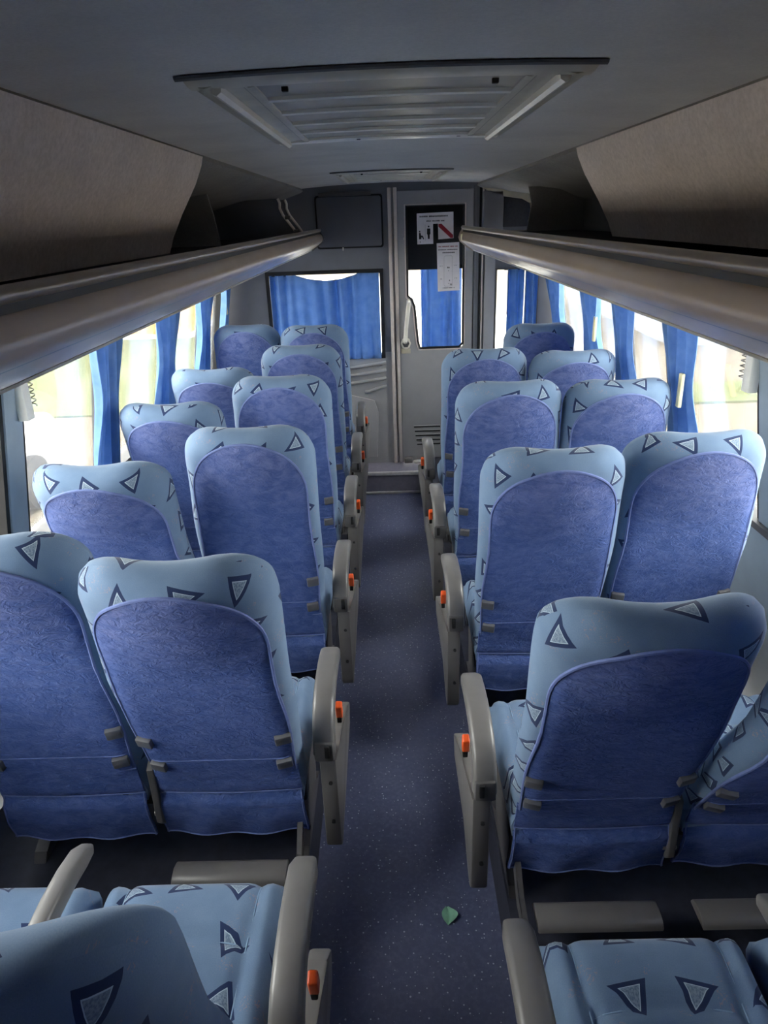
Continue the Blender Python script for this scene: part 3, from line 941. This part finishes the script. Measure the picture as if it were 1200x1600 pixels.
PT, PR, PS0 = LB - 0.028, 0.225, -0.02        # arch top, arch rise, bottom of the velour panel
def panel_w(s):
    w = bw(s) - 0.020 - 0.012 * sm(0.2, 0.5, s)
    s1 = PT - PR
    if s > s1:
        t = min(1.0, (s - s1) / PR)
        w *= max(0.0, 1 - t ** 2.1) ** (1 / 2.1)
    return w
def panel_off(x, s):
    w = max(panel_w(s), 1e-4)
    return 0.0035
def panel_mesh():
    nu = 22
    s1 = PT - PR
    ss = [PS0 + (s1 - PS0) * j / 12 for j in range(13)] + [s1 + PR * math.sin(math.pi / 2 * j / 14) for j in range(1, 15)]
    vs, uv, fs = [], [], []
    for s in ss:
        for i in range(nu + 1):
            x = panel_w(s) * (2 * i / nu - 1)
            vs.append((x, back_y(x, s) - 0.004, s)); uv.append((x, s))
    W = nu + 1
    for j in range(len(ss) - 1):
        for i in range(nu):
            fs.append((j * W + i, j * W + i + 1, (j + 1) * W + i + 1, (j + 1) * W + i))
    N = len(vs)                                   # closed shell, sunk slightly into the cushion behind it
    for v in list(vs[:N]):
        vs.append((v[0], v[1] + 0.008, v[2]))
    uv += uv
    fs += [tuple(q + N for q in reversed(f)) for f in fs[:]]
    nv = len(ss) - 1
    ring = [i for i in range(W)] + [j * W + nu for j in range(1, nv + 1)] + [nv * W + i for i in range(nu - 1, -1, -1)] + [j * W for j in range(nv - 1, 0, -1)]
    for q in range(len(ring)):
        a, b = ring[q], ring[(q + 1) % len(ring)]
        fs.append((a, b, b + N, a + N))
    return mesh_from('back_panel', vs, fs, M['velour'], uv, True, 60)
def piping_mesh():
    s1 = PT - PR
    right = [PS0 + (s1 - PS0) * j / 10 for j in range(11)] + [s1 + PR * math.sin(math.pi / 2 * j / 16) for j in range(1, 17)]
    pts = [(-panel_w(s), s) for s in right] + [(panel_w(s), s) for s in reversed(right[:-1])]
    bm = bmesh.new()
    add_tube(bm, [(x, back_y(x, s) - 0.003, s) for x, s in pts], 0.0042, 6)
    return bm_mesh('piping', bm, M['pipe'])
def flap_mesh():
    """loose skirt of the back cover, hanging from the hip seam"""
    vs, uv, fs = [], [], []
    nu, nv = 24, 18
    def fp(u, v):
        z = 0.045 - 0.280 * v
        w = 0.206 + 0.010 * v
        x = w * (2 * u - 1)
        y = back_y(x * 0.9, 0.045) - 0.0075
        y = y * (1 - sm(0.0, 0.6, v)) + (-0.046 - 0.006 * math.cos(x * 12)) * sm(0.0, 0.6, v)
        f = sm(0.42, 0.50, v) * (1 - sm(0.7, 1.0, v))
        y -= 0.012 * f + 0.006 * sm(0.42, 0.55, v) * math.sin(x * 34 + v * 5) * sm(0.4, 1.0, v)
        y += 0.010 * math.exp(-((v - 0.40) / 0.035) ** 2)
        return x, y, z
    for j in range(nv + 1):
        for i in range(nu + 1):
            x, y, z = fp(i / nu, j / nv)
            vs.append((x, y, z)); uv.append((x + 0.3, z))
    W = nu + 1
    for j in range(nv):
        for i in range(nu):
            fs.append((j * W + i, j * W + i + 1, (j + 1) * W + i + 1, (j + 1) * W + i))
    N = len(vs)
    vs += [(x, y + 0.006, z) for x, y, z in vs]
    uv += uv
    fs += [tuple(q + N for q in reversed(f)) for f in fs[:]]
    ring = [i for i in range(W)] + [j * W + nu for j in range(1, nv + 1)] + [nv * W + i for i in range(nu - 1, -1, -1)] + [j * W for j in range(nv - 1, 0, -1)]
    for q in range(len(ring)):
        a, b = ring[q], ring[(q + 1) % len(ring)]
        fs.append((a, b, b + N, a + N))
    me = mesh_from('skirt', vs, fs, M['velour'], uv, True, 60)
    bm = bmesh.new()
    for v in (0.0, 0.37, 0.985):
        add_tube(bm, [Vector(fp(i / 20, v)) + Vector((0, -0.001, 0)) for i in range(21)], 0.0022, 5)
    for u in (0.01, 0.99):
        add_tube(bm, [Vector(fp(u, 0.37 + 0.63 * i / 8)) + Vector((0, -0.001, 0)) for i in range(9)], 0.0022, 5)
    return me, bm_mesh('hem', bm, M['pipe'])
def clip_mesh():
    bm = bmesh.new()
    add_box(bm, (-0.022, -0.005, -0.018), (0.022, 0.012, 0.018), 0.004, 2)
    return bm_mesh('strap_clip', bm, M['clip'])
def cushion_mesh():
    """padded seat cushion with sewn channels"""
    nu, nv = 30, 30
    W2, y0, y1, zt = 0.214, -0.03, 0.43, 0.425
    vs, uv, fs = [], [], []
    def top(a, b):
        x = W2 * a
        y = y0 + (y1 - y0) * b
        dx = W2 - abs(x); dy = min(y1 - y, 0.3)
        ex = math.sqrt(max(0, 1 - (1 - min(1, dx / 0.04)) ** 2)); ey = math.sqrt(max(0, 1 - (1 - min(1, dy / 0.06)) ** 2))
        z = zt - 0.055 + 0.055 * min(ex, 1) * ey - 0.025 * (1 - b) 
        z += 0.010 * math.cos(a * 1.4) * math.sin(b * 3.0)
        sx = 0.138 + 0.02 * b
        sy = 0.27 - 0.03 * (a * a)
        for d in (abs(abs(x) - sx), abs(y - sy) if abs(x) < sx else 1):
            z -= 0.014 * math.exp(-(d / 0.013) ** 2)
        return Vector((x, y, z))
    global CUSH_TOP
    CUSH_TOP = top
    for j in range(nv + 1):
        for i in range(nu + 1):
            p = top(2 * i / nu - 1, j / nv)
            vs.append(tuple(p)); uv.append((p.x, p.y + (zt - p.z) * 0.7))
    W = nu + 1
    for j in range(nv):
        for i in range(nu):
            fs.append((j * W + i, j * W + i + 1, (j + 1) * W + i + 1, (j + 1) * W + i))
    ring = [i for i in range(W)] + [j * W + nu for j in range(1, nv + 1)] + [nv * W + i for i in range(nu - 1, -1, -1)] + [j * W for j in range(nv - 1, 0, -1)]
    lay = ring
    for k, (dz, sc) in enumerate(((-0.03, 1.01), (-0.07, 0.99), (-0.085, 0.93))):
        nxt = []
        for q in ring:
            p = vs[q]
            zz = min(p[2], 0.40)
            nxt.append(len(vs))
            vs.append((p[0] * sc, 0.2 + (p[1] - 0.2) * sc, 0.372 + dz - (0.0)))
            uv.append((p[0] * 1.0, p[1] + 0.04 + 0.03 * k))
        for q in range(len(lay)):
            a, b = lay[q], lay[(q + 1) % len(lay)]
            fs.append((a, b, nxt[(q + 1) % len(lay)], nxt[q]))
        lay = nxt
    fs.append(tuple(lay))
    me = mesh_from('cushion', vs, fs, M['fabric'], uv, True, 60)
    return me
def armrest_mesh(w=0.064, short=False):
    """arched arm pad: the rear end drops to its pivot"""
    cl = [(-0.012, 0.452), (0.000, 0.500), (0.020, 0.540), (0.055, 0.567), (0.105, 0.580), (0.18, 0.583), (0.25, 0.578), (0.31, 0.566), (0.345, 0.552)]
    hh = [0.030, 0.032, 0.031, 0.029, 0.026, 0.025, 0.024, 0.022, 0.014]
    bm = bmesh.new()
    rings = []
    for i, (y, z) in enumerate(cl):
        a = Vector(cl[max(i - 1, 0)]); b = Vector(cl[min(i + 1, len(cl) - 1)])
        d = (b - a).normalized()
        nx = Vector((-d.y, d.x))
        ring = []
        ww = w / 2 * (0.8 if i == len(cl) - 1 else 1)
        for t in range(16):
            an = 2 * math.pi * t / 16
            cx, cz = math.cos(an), math.sin(an)
            px = ww * math.copysign(abs(cx) ** 0.45, cx)
            pn = hh[i] * math.copysign(abs(cz) ** 0.55, cz)
            ring.append(bm.verts.new((px, y + nx.x * pn, z + nx.y * pn)))
        rings.append(ring)
    for i in range(len(rings) - 1):
        for t in range(16):
            bm.faces.new((rings[i][t], rings[i][(t + 1) % 16], rings[i + 1][(t + 1) % 16], rings[i + 1][t]))
    bm.faces.new(rings[0]); bm.faces.new(rings[-1])
    return bm_mesh('armrest', bm, M['grey'], True, 50)
def simple(fn, mat, sharp=35):
    bm = bmesh.new(); fn(bm)
    return bm_mesh('part', bm, M[mat], True, sharp)

def seam_mesh():
    bm = bmesh.new()
    add_tube(bm, [(x, back_y(x, 0.118) - 0.0045, 0.118) for x in [-0.19 + 0.38 * i / 20 for i in range(21)]], 0.0014, 5)
    return bm_mesh('back_seam', bm, M['pipe'])
def cushion_seams():
    bm = bmesh.new()
    for sg in (-1, 1):
        add_tube(bm, [CUSH_TOP(sg * (0.138 + 0.02 * b) / 0.214, b) + Vector((0, 0, 0.001)) for b in [0.05 + 0.9 * i / 18 for i in range(19)]], 0.0017, 6)
    add_tube(bm, [CUSH_TOP(a, (0.27 - 0.03 * a * a + 0.03) / 0.46) + Vector((0, 0, 0.001)) for a in [-0.66 + 1.32 * i / 16 for i in range(17)]], 0.0017, 6)
    return bm_mesh('cushion_seam', bm, M['cpipe'])
ME = dict(back=backrest_mesh(), panel=panel_mesh(), pipe=piping_mesh(), clip=clip_mesh(), cush=cushion_mesh(),
          arm=armrest_mesh(), arm2=armrest_mesh(0.040))
ME['flap'], ME['hem'] = flap_mesh()
ME['seam'], ME['cseam'] = seam_mesh(), cushion_seams()
# aisle side panel: thick rear edge, outline narrowing to the foot
def _panel(bm):
    add_prism(bm, [(-0.03, 0.435), (0.14, 0.435), (0.19, 0.455), (0.225, 0.44), (0.215, 0.37), (0.13, 0.20), (0.06, 0.085), (0.0, 0.075), (-0.022, 0.10)], 0, -0.024, 0.024, 0.007)
def _flare(sg):
    bm = bmesh.new(); _panel(bm)
    for v in bm.verts:                              # the front top edge kicks out towards the aisle
        v.co.x += sg * 0.030 * max(0.0, (v.co.y + 0.01) / 0.24) ** 1.3 * sm(0.05, 0.4, v.co.z)
    return bm_mesh('side_panel', bm, M['grey'], True, 40)
ME['side+'], ME['side-'] = _flare(1), _flare(-1)
def _slot(bm):
    add_box(bm, (-0.007, -0.048, 0.455), (0.007, -0.03, 0.495), 0.003)
ME['slot'] = simple(_slot, 'black')
def _hub(bm):
    add_box(bm, (-0.028, -0.041, 0.436), (0.028, 0.03, 0.50), 0.008)
ME['hub'] = simple(_hub, 'greyd')
def _btn(bm):
    add_box(bm, (-0.010, -0.012, -0.026), (0.010, 0.016, 0.026), 0.005, 3)
ME['btn'] = simple(_btn, 'orange')
def _btnb(bm):
    add_box(bm, (-0.008, -0.014, -0.045), (0.006, 0.018, -0.02), 0.003)
ME['btnb'] = simple(_btnb, 'black')
def _screw(bm):
    add_tube(bm, [(0, -0.004, 0), (0, 0.004, 0)], 0.006, 10)
ME['screw'] = simple(_screw, 'steel')
def _frame(bm):
    add_box(bm, (-0.21, 0.02, 0.235), (0.21, 0.08, 0.29), 0.006)
    add_box(bm, (-0.21, 0.32, 0.235), (0.21, 0.37, 0.29), 0.006)
    add_box(bm, (-0.19, 0.02, 0.262), (-0.15, 0.37, 0.30), 0.004)
    add_box(bm, (0.15, 0.02, 0.262), (0.19, 0.37, 0.30), 0.004)
ME['frame'] = simple(_frame, 'steel')
def _leg(bm):
    add_prism(bm, [(0.02, 0.0), (0.40, 0.0), (0.36, 0.025), (0.30, 0.05), (0.34, 0.24), (0.04, 0.24), (0.10, 0.05), (0.04, 0.03)], 0, -0.02, 0.02, 0.003)
ME['leg'] = simple(_leg, 'greyd')
def _foot(bm):
    n = 10
    prof = [(-0.042 + 0.0, 0.105)] + [(-0.040 * math.cos(math.pi * i / n) - 0.0, 0.112 + 0.022 * math.sin(math.pi * i / n)) for i in range(n + 1)] + [(0.042, 0.105)]
    add_prism(bm, [(y - 0.125, z) for y, z in prof], 0, -0.165, 0.165, 0.003)
ME['foot'] = simple(_foot, 'grey', 30)
def _footarm(bm):
    add_prism(bm, [(-0.165, 0.095), (-0.165, 0.135), (-0.09, 0.140), (0.06, 0.27), (0.11, 0.25), (-0.07, 0.09)], 0, -0.008, 0.008, 0.003)
ME['footarm'] = simple(_footarm, 'greyd')
def _lever(bm):
    add_prism(bm, [(-0.055, 0.435), (-0.030, 0.45), (-0.012, 0.40), (0.0, 0.28), (-0.010, 0.225), (-0.035, 0.215), (-0.055, 0.24), (-0.050, 0.33)], 0, -0.010, 0.010, 0.004)
ME['lever'] = simple(_lever, 'greyd')
def _bolt(bm):
    add_tube(bm, [(-0.018, 0, 0), (0.018, 0, 0)], 0.010, 10)
ME['bolt'] = simple(_bolt, 'bolt')
def _lbox(bm):
    add_box(bm, (-0.03, 0.0, 0.15), (0.05, 0.10, 0.27), 0.006)
ME['lbox'] = simple(_lbox, 'greyd')

ME['panel_plain'] = ME['panel'].copy()
ME['panel_plain'].materials[0] = M['fabric']
def seat(x, yp, ang, label, aisle=0, middle=True, plainback=False):
    """aisle: direction (+1 / -1) towards the aisle for an aisle seat, 0 for a window seat"""
    e = empty('bus_seat', (x, yp, 0))
    tag(e, label, 'bus seat', 'blue coach seats in rows')
    a = math.radians(ang)
    b = link('backrest', ME['back'], e, (0, 0, 0.40), (a, 0, 0))
    link('back_panel', ME['panel_plain' if plainback else 'panel'], b)
    link('piping', ME['pipe'], b)
    f = link('skirt', ME['flap'], b, (0, 0, 0), (-a * 0.75, 0, 0))
    link('skirt_hem', ME['hem'], b, (0, 0, 0), (-a * 0.75, 0, 0))
    for sx in (-1, 1):
        for s in (0.215, 0.095):
            xx = sx * (0.186 if s > 0.15 else 0.176)
            link('strap_clip', ME['clip'], b, (xx, back_y(xx * 0.95, s) - 0.008, s), (0, 0, sx * 0.25))
    link('back_seam', ME['seam'], b)
    cu = link('cushion', ME['cush'], e)
    link('cushion_seam', ME['cseam'], cu)
    link('seat_frame', ME['frame'], e)
    if aisle:
        xa = aisle * (abs(x) - 0.218)
        link('armrest', ME['arm'], e, (xa, 0, 0))
        link('armrest_hub', ME['hub'], e, (xa, 0, 0))
        link('hub_slot', ME['slot'], e, (xa + 0.010 * aisle, 0, 0))
        p = link('side_panel', ME['side+' if aisle > 0 else 'side-'], e, (xa + aisle * 0.008, 0, 0))
        link('screw', ME['screw'], p, (0.004, -0.028, 0.35))
        link('screw', ME['screw'], p, (0.004, -0.026, 0.20))
        q = link('recline_button', ME['btn'], e, (xa + aisle * 0.036, 0.115, 0.495), (0.25, 0, 0))
        link('button_stem', ME['btnb'], q)
        link('leg', ME['leg'], e, (aisle * 0.18, 0, 0))
        link('leg_box', ME['lbox'], e, (aisle * 0.15, 0, 0))
        link('footrest', ME['foot'], e, (aisle * 0.005 + 0.012 * -aisle, 0, 0))
        link('footrest_arm', ME['footarm'], e, (aisle * 0.19, 0, 0))
        lv = link('recline_lever', ME['lever'], e, (-aisle * 0.216, 0, 0))
        link('lever_bolt', ME['bolt'], lv, (0, -0.030, 0.255))
        if middle:
            link('armrest', ME['arm2'], e, (-aisle * 0.208, 0.02, 0.03))
    else:
        s = 1 if x > 0 else -1
        link('leg', ME['leg'], e, (s * 0.20, 0, 0))
        if x > 0:
            link('footrest', ME['foot'], e, (s * -0.02, 0, 0))
            link('footrest_arm', ME['footarm'], e, (s * 0.155, 0, 0))
    return e

XAL, XAR, XWL, XWR = 0.498, 0.506, 0.957, 0.965
LY = [0.79, 1.61, 2.43, 3.25, 4.07, 4.89]
RY = [0.63, 1.45, 2.27, 3.09, 3.91, 4.73]
left_aisle = [24.0, 20.5, 11.75, 11.5, 11.75, 13.25]
left_win = [14.0, 13.25, 25.75, 26.5, 28.5, 9.5]
right_aisle = [27.0, 24.0, 19.0, 15.0, 16.0]
right_win = [24.0, 33.0, 14.25, 16.25, 20.0, 15.75]
ordn = ['nearest', 'second', 'third', 'fourth', 'fifth', 'farthest']
LAL = ['left aisle seat at the bottom edge, only its patterned headrest and cushion showing',
       'large left aisle seat whose whole blue back faces the viewer, second from the bottom',
       'left aisle seat third from the viewer, back creased and worn pale at the top',
       'left aisle seat fourth from the viewer with one triangle on top of the headrest',
       'left aisle seat fifth from the viewer, last but one before the front partition',
       'left aisle seat farthest away, right under the wide curtained partition window']
LWL = ['left window seat in the bottom left corner, only its light blue cushion in view',
       'left window seat cut by the photo edge, beside the large full-backed aisle seat',
       'left window seat reclined beside the bare grey window pillar, third from the viewer',
       'left window seat fourth from the viewer, dark, beside the first dark blue side curtain',
       'left window seat fifth from the viewer, strongly reclined, beside the pale blue curtain',
       'left window seat farthest away with a shadowed navy back in the front corner']
RAL = ['right aisle seat in the bottom right corner, only its triangle patterned cushion and armrest showing',
       'big right aisle seat in the foreground with a dark blue back and wide headrest',
       'right aisle seat third from the viewer, directly in front of the big dark one',
       'right aisle seat fourth from the viewer, left of a seat by the curtain',
       'right aisle seat farthest away, just in front of the vent slots of the door']
RWL = ['right window seat at the lower right edge, a sliver of cushion beside the nearest cushion',
       'right window seat cut by the photo edge beside the big dark foreground seat',
       'right window seat third from the viewer, wide pale-topped back by the bare pillar',
       'right window seat fourth from the viewer beside the curtain with the cream tie',
       'right window seat fifth from the viewer, half hidden, second last on that side',
       'single right window seat farthest away, below the narrow partition window']
for i, y in enumerate(LY):
    seat(-XAL, y, left_aisle[i], LAL[i], aisle=1, plainback=(i == 0))
    seat(-XWL, y, left_win[i], LWL[i])
for i, y in enumerate(RY):
    if i < 5:
        seat(XAR, y, right_aisle[i], RAL[i], aisle=-1)
    seat(XWR, y, right_win[i], RWL[i])

# ------------------------------------------------------------------ curtains
def curtain_bunch(sx, ya, yb, label, tie=False, seed=0, tie_z=1.18):
    rr = random.Random(seed)
    ph = rr.uniform(0, 6)
    nf = rr.uniform(3.2, 4.2)
    e = empty('side_curtain', (sx * 1.16, (ya + yb) / 2, 0.83))
    tag(e, label, 'curtain', 'tied blue side curtains')
    inv = Matrix.Translation(-Vector(e.location))
    def f(u, v):
        z = 0.83 + 0.845 * v
        nar = 1 - 0.30 * math.exp(-((z - tie_z) / 0.16) ** 2)
        c = (ya + yb) / 2 + 0.04
        y = c + (ya + (yb - ya) * u - c) * nar
        x = wall_x(z) - 0.036 - 0.017 * math.sin(u * nf * 2 * math.pi + ph + 0.6 * v) - 0.008 * math.sin(u * 17 + v * 4)
        return (sx * x, y, z)
    o = sheet('cloth', f, 56, 22, M['curtain'], thick=0.0025)
    o.parent = e; o.matrix_parent_inverse = inv
    o2 = tubeobj('curtain_rod', [(sx * (wall_x(1.675) - 0.03), ya - 0.02, 1.672), (sx * (wall_x(1.675) - 0.03), yb + 0.02, 1.672)], 0.006, M['steel'])
    o2.parent = e; o2.matrix_parent_inverse = inv
    if tie:
        yt = ya + 0.075
        o3 = boxobj('tie', (min(sx * 1.19, sx * 1.205), yt, tie_z - 0.07), (max(sx * 1.19, sx * 1.205), yt + 0.03, tie_z + 0.07), M['tag'], None, 0.003)
        o3.parent = e; o3.matrix_parent_inverse = inv
curtain_bunch(-1, 2.83, 3.14, 'dark blue curtain gathered on the left side, nearest the viewer', False, 1)
curtain_bunch(-1, 3.68, 4.10, 'pale blue backlit curtain gathered on the left side, second from the viewer', False, 2)
curtain_bunch(-1, 4.55, 4.97, 'blue curtain gathered on the left side beside a yellow view', False, 3)
curtain_bunch(-1, 5.30, 5.56, 'small blue curtain with a white tie in the front left corner', True, 4, 1.30)
curtain_bunch(1, 2.79, 3.14, 'blue curtain with a cream tie on the right side, nearest the viewer', True, 5, 1.16)
curtain_bunch(1, 3.54, 3.92, 'dark blue curtain gathered on the right side, second from the viewer', False, 6)
curtain_bunch(1, 4.10, 4.60, 'blue curtain gathered on the right side, third from the viewer', True, 7, 1.22)
curtain_bunch(1, 5.02, 5.50, 'narrow dark blue curtain gathered at the front right pillar', False, 8)

def drawn_curtain(sx, ya, yb, label, seed):
    rr = random.Random(seed)
    ph = rr.uniform(0, 6)
    e = empty('side_curtain', (sx * 1.16, (ya + yb) / 2, 0.83))
    tag(e, label, 'curtain', 'drawn blue side curtains')
    def f(u, v):
        z = 0.83 + 0.845 * v
        y = ya + (yb - ya) * u
        return (sx * (wall_x(z) - 0.040 - 0.018 * math.sin(u * 16 * math.pi + ph) - 0.006 * math.sin(u * 41 + v * 3)), y, z)
    o = sheet('cloth', f, 120, 8, M['curtain'], thick=0.0025)
    o.parent = e; o.matrix_parent_inverse = Matrix.Translation(-Vector(e.location))
drawn_curtain(1, 0.50, 1.47, 'blue curtain drawn shut over the right window beside the foreground seat', 21)
drawn_curtain(-1, -0.9, 0.47, 'unseen blue curtain added over the rearmost left windows to block light', 23)  # out of view, added to dim the light on the nearest seat backs
drawn_curtain(1, -0.9, 0.47, 'unseen blue curtain added over the rearmost right windows to block light', 22)  # also added unseen, so that less light comes from behind the camera
def front_curtain(x0, x1, z0, ztop, label, nf, seed, y=YF - 0.03, name='partition_curtain', sag=0.0, rod=True):
    rr = random.Random(seed)
    ph = rr.uniform(0, 6)
    e = empty(name, ((x0 + x1) / 2, y, z0))
    tag(e, label, 'curtain', 'blue curtains on the partition')
    inv = Matrix.Translation(-Vector(e.location))
    def f(u, v):
        t = ztop(u) if callable(ztop) else ztop
        z = z0 + (t - z0) * v
        x = x0 + (x1 - x0) * u
        yy = y - 0.016 - 0.026 * math.sin(u * nf * 2 * math.pi + ph + 0.8 * math.sin(u * 7)) * (0.6 + 0.4 * math.sin(u * 11 + 1)) - 0.007 * math.sin(u * nf * 5.1 + v * 3)
        return (x, yy, z)
    o = sheet('cloth', f, max(56, int(nf * 12)), 14, M['curtain'], thick=0.002)
    o.parent = e; o.matrix_parent_inverse = inv
    if rod:
        o2 = tubeobj('curtain_cord', [(x0 - 0.02, y, f(0, 1)[2] - 0.004)] + [(x0 + (x1 - x0) * i / 12, y, f(i / 12, 1)[2] - 0.004) for i in range(1, 12)] + [(x1 + 0.02, y, f(1, 1)[2] - 0.004)], 0.003, M['steel'])
        o2.parent = e; o2.matrix_parent_inverse = inv
def sagtop(u):
    return 1.478 - 0.045 * max(0.0, math.sin(math.pi * max(0, min(1, (u - 0.24) / 0.56)))) ** 0.8
front_curtain(-0.885, -0.062, 0.84, sagtop, 'wide blue curtain drawn across the partition window, sagging at the top', 9, 11, YF - 0.02)
front_curtain(0.255, 0.568, 0.86, 1.495, 'blue curtain behind the window of the front door', 4.2, 12, YF + 0.045)
front_curtain(0.90, 1.03, 0.84, 1.47, 'pale blue curtain at the narrow partition window, left of two', 2.3, 13, YF - 0.025)
front_curtain(1.035, 1.13, 0.84, 1.47, 'deep blue curtain at the narrow partition window, next to the corner', 2.0, 14, YF - 0.035)

# ------------------------------------------------------------------ small things
for sx, y, lab in ((-1, 2.31, 'white plastic bracket at the top of the bare left window pillar'), (1, 2.385, 'white plastic bracket at the top of the bare right window pillar')):
    e = empty('pillar_bracket', (sx * 1.14, y, 1.27))
    tag(e, lab, 'bracket', 'white brackets on the bare pillars')
    inv = Matrix.Translation(-Vector(e.location))
    bm = bmesh.new()
    X0 = sx * (wall_x(1.38) - 0.035)
    add_box(bm, (min(X0, X0 + sx * 0.035), y - 0.055, 1.275), (max(X0, X0 + sx * 0.035), y - 0.005, 1.50), 0.005)
    o = link('body', bm_mesh('bracket', bm, M['white'])); o.parent = e; o.matrix_parent_inverse = inv
    bm = bmesh.new()
    pts = []
    for i in range(80):
        t = i / 79
        pts.append((X0 + sx * 0.012 + 0.009 * math.cos(t * 60), y + 0.024 + 0.009 * math.sin(t * 60), 1.31 + 0.17 * t))
    add_tube(bm, pts, 0.0022, 5)
    o = link('coil', bm_mesh('coil', bm, M['greyd'])); o.parent = e; o.matrix_parent_inverse = inv
# leaf on the aisle floor
def lf(u, v):
    w = 0.026 * math.sin(math.pi * min(0.98, max(0.02, v))) ** 0.7
    return (0.1335 + w * (2 * u - 1) + 0.008 * math.sin(v * 3), 1.545 + 0.065 * v, AISLE_Z + 0.004 + 0.006 * abs(2 * u - 1) + 0.004 * math.sin(v * 5))
o = sheet('leaf', lf, 8, 10, M['leaf'], thick=0.0012)
tag(o, 'small crumpled green leaf lying on the aisle floor', 'leaf')
rr = random.Random(4)
bm = bmesh.new()
bmesh.ops.create_icosphere(bm, subdivisions=2, radius=1.0)
for v in bm.verts:
    k = rr.uniform(0.7, 1.15)
    v.co = Vector((0.235 + v.co.x * 0.075 * k, 5.545 + v.co.y * 0.022 * k, LAND_Z + 0.018 + v.co.z * 0.018 * k))
o = link('crumpled_paper', bm_mesh('crumpled', bm, M['white'], False))
tag(o, 'crumpled white paper lying at the foot of the front door', 'paper')

# ------------------------------------------------------------------ outside
GZ = -1.10
g = boxobj('ground', (-60, -40, GZ - 0.2), (60, 80, GZ), M['ground'])
tag(g, 'pale tan gravel ground outside the bus', kind='structure')
o = boxobj('lawn', (-30, 11.6, GZ), (-4.0, 20.0, GZ + 0.03), M['grass'])
tag(o, 'dry green grass strip outside the left windows', 'grass', kind='stuff')
o = boxobj('yard_bounce_pad', (-3.4, -12.0, GZ), (3.7, 40.0, GZ + 0.02), M['conc'])  # unseen part around the bus added pale to bounce daylight onto the ceiling
tag(o, 'pale concrete yard seen ahead, plus an unseen pad added around the bus for bounce light', 'pavement', kind='stuff')
yb = empty('yellow_building', (-16, 24, GZ))
tag(yb, 'yellow building seen past the left windows', 'building')
def bch(o, e):
    o.parent = e
    o.matrix_parent_inverse = Matrix.Translation(-Vector(e.location))
    return o
bch(boxobj('wall', (-26, 20.2, GZ), (-5.6, 28, GZ + 4.2), M['yellow']), yb)
bch(boxobj('plinth', (-26.05, 20.12, GZ), (-5.55, 28.05, GZ + 0.12), M['conc']), yb)
bch(boxobj('roof', (-26.4, 19.8, GZ + 4.2), (-5.2, 28.4, GZ + 4.5), M['roof']), yb)
for i in range(5):
    xx = -24 + i * 3.8
    bch(boxobj('window', (xx, 20.1, GZ + 1.3), (xx + 1.3, 20.22, GZ + 2.8), M['card']), yb)
wbld = empty('white_building', (16, 22, GZ))
tag(wbld, 'long white building seen past the right windows', 'building')
bch(boxobj('wall', (6.5, 16.5, GZ), (26, 26, GZ + 4.0), M['render']), wbld)
bch(boxobj('roof', (6.1, 16.1, GZ + 4.0), (26.4, 26.4, GZ + 4.25), M['roof']), wbld)
o = boxobj('grass_strip', (3.9, 11.2, GZ), (20, 12.6, GZ + 0.04), M['grass'])
tag(o, 'thin strip of dry grass outside the right windows', 'grass', kind='stuff')
# parked white car outside the near left window
car = empty('parked_car', (-4.1, 4.9, GZ))
tag(car, 'white car with a red stripe parked outside the left windows', 'car')
cx0, cx1 = -4.95, -3.25
bm = bmesh.new()
side = [(2.7, 0.30), (2.62, 0.75), (2.9, 0.98), (3.4, 1.42), (5.0, 1.46), (5.7, 1.02), (6.55, 0.92), (6.80, 0.70), (6.82, 0.34), (6.6, 0.22), (2.9, 0.22)]
add_prism(bm, [(y, GZ + z) for y, z in side], 0, cx0, cx1, 0.08)
bch(link('body', bm_mesh('car_body', bm, M['carw'], True, 30)), car)
for xs in (cx0 - 0.004, cx1 - 0.006):
    bch(prismobj('side_glass', [(y, GZ + z) for y, z in ((3.1, 1.0), (3.5, 1.36), (4.9, 1.38), (5.45, 1.02))], 0, xs, xs + 0.012, M['card']), car)
    for yw in (3.4, 5.75):
        b = bmesh.new()
        add_tube(b, [(xs - 0.09, yw, GZ + 0.31), (xs + 0.10, yw, GZ + 0.31)], 0.31, 24)
        bch(link('wheel', bm_mesh('wheel', b, M['black'])), car)
bch(boxobj('red_stripe', (cx0 + 0.05, 2.66, GZ + 0.50), (cx1 + 0.008, 5.2, GZ + 0.56), M['red']), car)
bch(boxobj('bumper', (cx0 + 0.03, 6.74, GZ + 0.24), (cx1 - 0.03, 6.90, GZ + 0.5), M['carw'], None, 0.05), car)
car.location.x -= 0.85
car.location.y += 1.75
bpy.context.view_layer.update()
